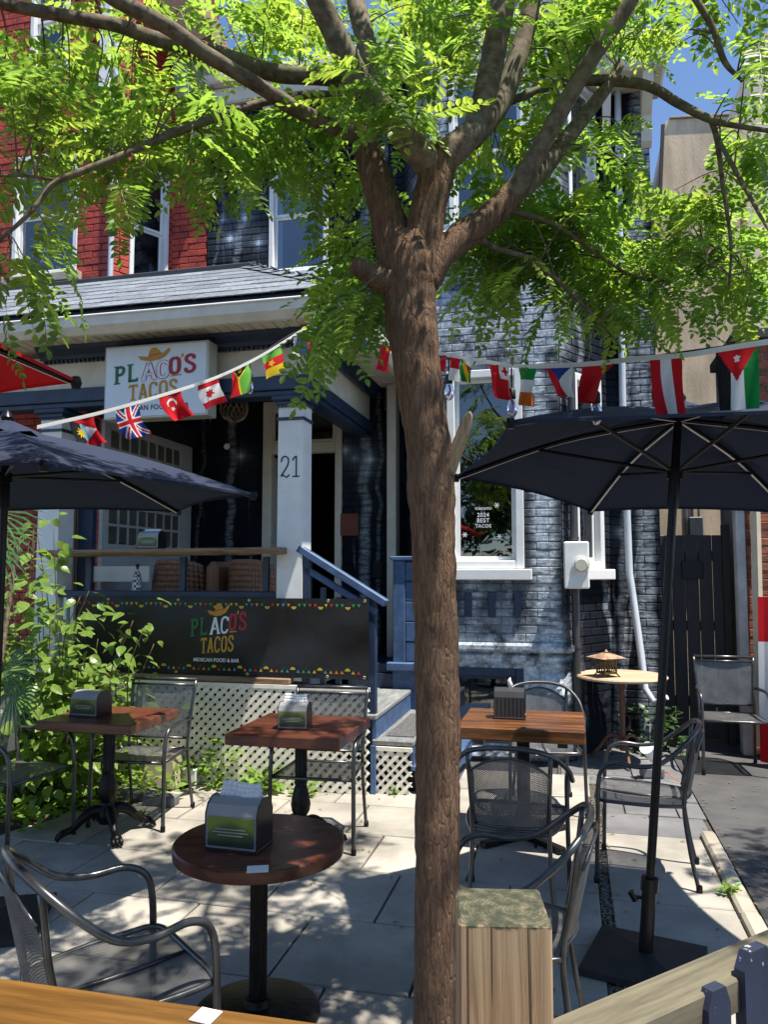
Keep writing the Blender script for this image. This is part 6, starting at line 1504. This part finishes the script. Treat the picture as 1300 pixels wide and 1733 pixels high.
def bunting(name, label, path, flags):
    o = thing(name, label, 'bunting'); pts = [Vector(q) for q in catmull([tuple(P(*q)) for q in path], 8)]; b = MB()
    for i in range(len(pts) - 1):
        d = Vector((0, 0, .010)); n = (pts[i + 1] - pts[i]).cross(Vector((0, 0, 1))).normalized() * .0012
        b.quad(pts[i] - d + n, pts[i + 1] - d + n, pts[i + 1] + d + n, pts[i] + d + n); b.quad(pts[i] + d - n, pts[i + 1] + d - n, pts[i + 1] - d - n, pts[i] - d - n)
    b.build('tape', TAPE, o)
    def onpath(px):
        best = min(range(len(pts) - 1), key=lambda i: abs(project(pts[i])[0] - px) + abs(project(pts[i + 1])[0] - px)); x0, x1 = project(pts[best])[0], project(pts[best + 1])[0]; f = (px - x0) / (x1 - x0 + 1e-9); return pts[best].lerp(pts[best + 1], max(-.5, min(1.5, f)))
    for (xa, xb, ylow, fn, tw, cu, sw, lab) in flags:
        A, C = onpath(xa), onpath(xb); m_ = (A + C) / 2; py = project(m_)[1]; drop = (ylow - py) * m_.y / FPX; flag(o, A, C, drop, fn, tw, cu, xa * .37, lab, sw)
    return o
bunting('flag_bunting', 'string of small national flags rising from left umbrella to porch corner', [(62, 723, 4.0), (175, 697, 4.15), (290, 664, 4.35), (370, 637, 4.6), (440, 603, 4.9), (500, 566, 5.3), (522, 552, 5.5)],
        [(117, 158, 762, f_antigua, .0, .15, .08, 'red, black and blue flag with yellow sun'), (195, 236, 748, f_uk, .0, .1, .075, 'blue flag with red and white crosses'), (269, 306, 718, f_turkey, .0, .12, .09, 'red flag with white crescent and star'), (335, 370, 693, f_canada, .1, .1, .05, 'red and white flag with leaf'),
         (392, 420, 672, f_vanuatu, .5, .3, .0, 'green and red flag with black wedge'), (443, 474, 642, f_cameroon, .1, .15, .07, 'green, red and yellow flag with star'), (497, 522, 606, f_slov, .6, .5, .02, 'white, blue and orange flag twisted edge on')])
bunting('flag_bunting', 'string of national flags running from porch corner behind trunk to right edge', [(522, 552, 5.5), (600, 570, 4.9), (660, 583, 4.5), (745, 598, 4.0), (800, 608, 3.75), (870, 619, 3.5), (940, 619, 3.25), (1010, 615, 3.05), (1080, 607, 2.9), (1160, 601, 2.8), (1240, 588, 2.7), (1330, 574, 2.6)],
        [(536, 556, 572, f_tri('red', 'green'), .3, .3, .0, 'small red and green flag'), (612, 624, 600, f_tri('blue', 'green'), .4, .3, .02, 'small green flag among leaves'), (640, 662, 632, f_china, .2, .3, .01, 'small red flag left of trunk'), (735, 757, 630, f_hor('yellow', 'blue', 'red'), .3, .2, .0, 'yellow, blue and red flag beside trunk'),
         (760, 780, 648, f_tri('red', 'white'), .3, .3, .02, 'white and red flag by the bulb'), (782, 806, 652, f_zim, .2, .5, .0, 'green, yellow, red and black striped flag'), (828, 862, 678, f_tonga, .1, .2, .07, 'red flag with white canton'), (878, 908, 694, f_tri('green', 'white', 'orange'), .3, .5, .02, 'green, white and orange flag'),
         (925, 970, 675, f_czech, .3, .3, .05, 'blue, white and red flag'), (985, 1040, 692, f_china, .5, .9, -.02, 'plain red flag curled over'), (1100, 1155, 710, f_hor('red', 'white', 'red'), -.1, .25, .02, 'red flag with white centre stripe'), (1212, 1284, 708, f_jordan, .1, .1, .0, 'black, white and green flag with red triangle')])
# string lights
sl_ = thing('string_lights', 'black cable of clear glass filament bulbs strung along the flags', 'string lights'); b = MB(); pts = [P(*q) for q in ((430, 606, 5.0), (522, 556, 5.55), (660, 588, 4.55), (760, 606, 3.95), (800, 610, 3.8), (866, 620, 3.55), (940, 623, 3.3), (1010, 619, 3.1), (1090, 605, 2.9), (1240, 584, 2.75), (1330, 571, 2.65))]
b.tube(catmull([tuple(p) for p in pts], 6), .004, 6); b.build('cable', simple('black_rubber', (.012, .012, .012), .6), sl_)
BG = glass('bulb_glass', (.86, .84, .9), 1.2); FIL = simple('bulb_filament', (.30, .16, .55), .3, amt=.1); RUB = MATS['black_rubber']
for px, py, Y, dr in ((423, 610, 5.0, .10), (760, 606, 3.95, .10), (866, 620, 3.55, .12), (1008, 619, 3.1, .12)):
    p = P(px, py, Y); q = p + Vector((0, 0, -dr)); b = MB(); b.tube([p, q], .004, 6); b.lathe([(.010, .045), (.018, .035), (.019, 0), (.016, -.005)], 12, tuple(q + Vector((0, 0, -.03)))); s_ = b.build('socket', RUB, sl_, 'auto')
    b = MB(); b.lathe([(.014, 0), (.018, -.012), (.027, -.045), (.024, -.07), (.012, -.088), (.002, -.092)], 14, tuple(q + Vector((0, 0, -.033)))); b.build('bulb', BG, sl_, True)
    b = MB(); b.tube([tuple(q + Vector((0, 0, -.04))), tuple(q + Vector((.006, 0, -.07))), tuple(q + Vector((-.006, 0, -.1)))], .006, 6); b.build('filament', FIL, sl_)

# ================================================================ FENCE, COUNTER (nearest the street)
def postwood():
    t = NT('post_wood'); p = t.obj(); v = t.map(p, (55, 55, 2.0)); n1 = t.noise(v, 1.0, 7, .65, .8); n2 = t.noise(p, 38, 5, .65); n3 = t.noise(p, 7, 3)
    crack = t.ramp(t.noise(t.map(p, (85, 85, .9)), 1, 2), .665, .69)
    c = t.mix(t.ramp(n1, .3, .7), (.20, .115, .055), (.43, .295, .165)); c = t.mix(t.ramp(n3, .4, .7, 0, .4), c, (.33, .25, .16)); c = t.mix(t.math('MULTIPLY', crack, .9), c, (.05, .028, .014))
    kn = t.voro(t.map(p, (11, 11, 6)), 1); c = t.mix(t.ramp(kn, .05, .16, .85, 0), c, (.14, .065, .028))
    z = t.dot(p, (0, 0, 1)); x = t.math('SUBTRACT', t.dot(p, (1, 0, 0)), .03); y = t.math('ADD', t.dot(p, (0, 1, 0)), .02)
    d = t.math('SQRT', t.math('ADD', t.math('MULTIPLY', x, x), t.math('MULTIPLY', y, y))); rg = t.math('SINE', t.math('MULTIPLY_ADD', n3, 5, t.math('MULTIPLY', d, 850)))
    top = t.mix(t.ramp(rg, -.6, .8), (.085, .078, .045), (.125, .112, .065)); top = t.mix(t.ramp(n2, .4, .62), (.032, .036, .02), top)
    edge = t.math('MULTIPLY_ADD', t.math('SUBTRACT', n2, .5), .03, -.006); c = t.mix(t.ramp(t.math('SUBTRACT', z, edge), -.003, .003), c, top)
    t.bump(t.math('MULTIPLY_ADD', crack, -.8, n1), .5, .005); return t.fin(c, .85)
POSTW = postwood()
fp = thing('fence_post', 'square pale wooden fence post with mossy green top in front of trunk', 'post', (.205, 1.405, 0)); b = MB(); b.box(-.077, .077, -.075, .075, -1.2, 0, bev=.004); o = b.build('post_body', POSTW, fp); o.location = (0, 0, 1.10); o.rotation_euler = (0, 0, R(-3))
RAILW = wood('weathered_rail', (.07, .062, .04), (.19, .165, .11), .85, 0, .8)
fn = thing('picket_fence', 'weathered wooden fence rail with chipped navy pickets at lower right', 'fence')
A, B_ = Vector((.20, 1.26, .905)), Vector((1.05, 1.76, .925)); d = (B_ - A); q = d.to_track_quat('X', 'Z').to_matrix().to_4x4(); b = MB(); b.box(0, d.length, -.045, .045, -.030, .030, bev=.004); o = b.build('rail', RAILW, fn); o.matrix_basis = Matrix.Translation(A + Vector((.05, .03, 0))) @ q
t = NT('chipped_navy'); p = t.pos(); n = t.noise(p, 26, 5, .7); c = t.mix(t.ramp(n, .62, .66), t.mix(t.noise(p, 8), (.012, .018, .04), (.03, .04, .075)), (.42, .42, .42)); t.bump(n, .3, .003); CHIP = t.fin(c, .55)
nrm = Vector((d.y, -d.x, 0)).normalized(); dn = d.normalized()
for s_, w, zt in ((.42, .06, .95), (.535, .085, .99), (.68, .085, 1.0), (.83, .085, .99)):
    c0 = A + dn * s_ + nrm * .035; b = MB(); poly = [(-w / 2, -.9), (w / 2, -.9), (w / 2, -.03), (w * .3, .0), (-w * .3, .0), (-w / 2, -.03)]
    b.prism([(a, z + zt) for a, z in poly], 0, .022, lambda a, z, dd: Vector((c0.x, c0.y, 0)) + dn * a + nrm * dd + Vector((0, 0, z))); b.build('picket', CHIP, fn)
ct = thing('street_counter', 'thick orange varnished plank counter across the lower left corner', 'counter', (-.35, 1.0, 0)); AMB = wood('amber_varnish', (.07, .033, .009), (.215, .105, .024), .2, 0, .45)
b = MB(); b.box(-.75, .62, -.17, .17, 1.01, 1.05, bev=.012); o = b.build('counter_top', AMB, ct); o.rotation_euler = (0, 0, R(-13.5)); o.location = (.03, .03, 0)
for x in (-.5, .45): b = MB(); b.box(x - .035, x + .035, -.05, .05, 0, 1.008); o = b.build('counter_leg', RAILW, ct); o.rotation_euler = (0, 0, R(-11.5)); o.location = (.12, .0, 0)
card(G(348, 1722, 1.05), .034, .034, R(-20), 1.0515, 'small white card on the orange plank counter')

# ================================================================ across the street (mirrored in the bay window)
ah = thing('gabled_house', 'gabled grey house across the street, mirrored in the bay window', 'house', (3.0, -17, 0), R(8))
MB().box(-4, 4, -8, 0, -.04, 6.2).build('wall', simple('grey_siding', (.16, .15, .14), .8), ah)
b = MB(); b.prism([(-4.4, 6.0), (4.4, 6.0), (0, 9.6)], -8.3, .35, lambda a, z, d: (a, d, z)); b.build('roof', simple('dark_roof', (.07, .065, .06), .9), ah)
for x in (-2.2, 1.2):
    for z in (1.2, 4.0):
        f_ = MB().box(x, x + 1.1, -.02, .06, z, z + 1.5).build('window', WHITE, ah); MB().box(x + .1, x + 1.0, .061, .066, z + .1, z + 1.4).build('pane', DARK, f_)
rr_ = random.Random(9)
for (x, y, h, lab) in ((-4.5, -11, 6.5, 'street tree across the road left of the gabled house'), (9.0, -12, 7.5, 'street tree across the road right of the gabled house')):
    tr_ = thing('street_tree', lab, 'tree', (x, y, 0), group='street trees across the road'); b = MB(); b.tube([(0, 0, 0), (.1, 0, h * .3), (0, .1, h * .75)], [.2, .15, .05], 10); b.build('trunk', BARK, tr_, True)
    V, Fc = [], []
    for i in range(5200):
        while True:
            q = Vector((rr_.uniform(-1, 1), rr_.uniform(-1, 1), rr_.uniform(-1, 1)))
            if q.length < 1 and mnoise.noise(q * 2.3 + Vector((x, 0, 0))) > -.12: break
        p = Vector((q.x * 2.6, q.y * 2.6, h * .64 + q.z * h * .36)); A_ = np.array(basis(Vector((rr_.uniform(-1, 1), rr_.uniform(-1, 1), rr_.uniform(-.6, .4))), Vector((rr_.uniform(-.6, .6), rr_.uniform(-.6, .6), 1)))); k = rr_.randrange(5); V.append(OV[k][0] * .24 @ A_.T + np.array(p)); Fc.append(np.array(OV[k][1]) + 18 * i)
    tag(bulk('crown', V, Fc, IVY, tr_), kind='stuff')
gl_ = thing('window_garland', 'green garland with red ribbons hanging inside the bay window', 'garland'); lv = []
for i in range(260):
    px, py = trr.gauss(802, 20), trr.uniform(800, 915); q = F(px, py, VB + .2); lv.append((W(q.x, VB + .14 + trr.uniform(0, .16), q.z), Vector((trr.uniform(-1, 1), trr.uniform(-1, .3), trr.uniform(-1, .4))), Vector((0, -.6, 1)), trr.uniform(.04, .08)))
plant(gl_, None, lv, leafmat('garland_leaf', (.03, .08, .015), (.09, .17, .04), (.1, .2, .04), .2), 120)
RIB = simple('ribbon_red', (.45, .02, .02), .5)
for px, py in ((824, 850), (828, 865), (811, 905), (818, 872)):
    q = F(px, py, VB + .1); b = MB(); b.tube([tuple(W(q.x, VB + .1, q.z + .05)), tuple(W(q.x + .012, VB + .09, q.z)), tuple(W(q.x - .008, VB + .1, q.z - .05))], [.004, .018, .006], 7, flat=.5); b.build('ribbon', RIB, gl_, True)
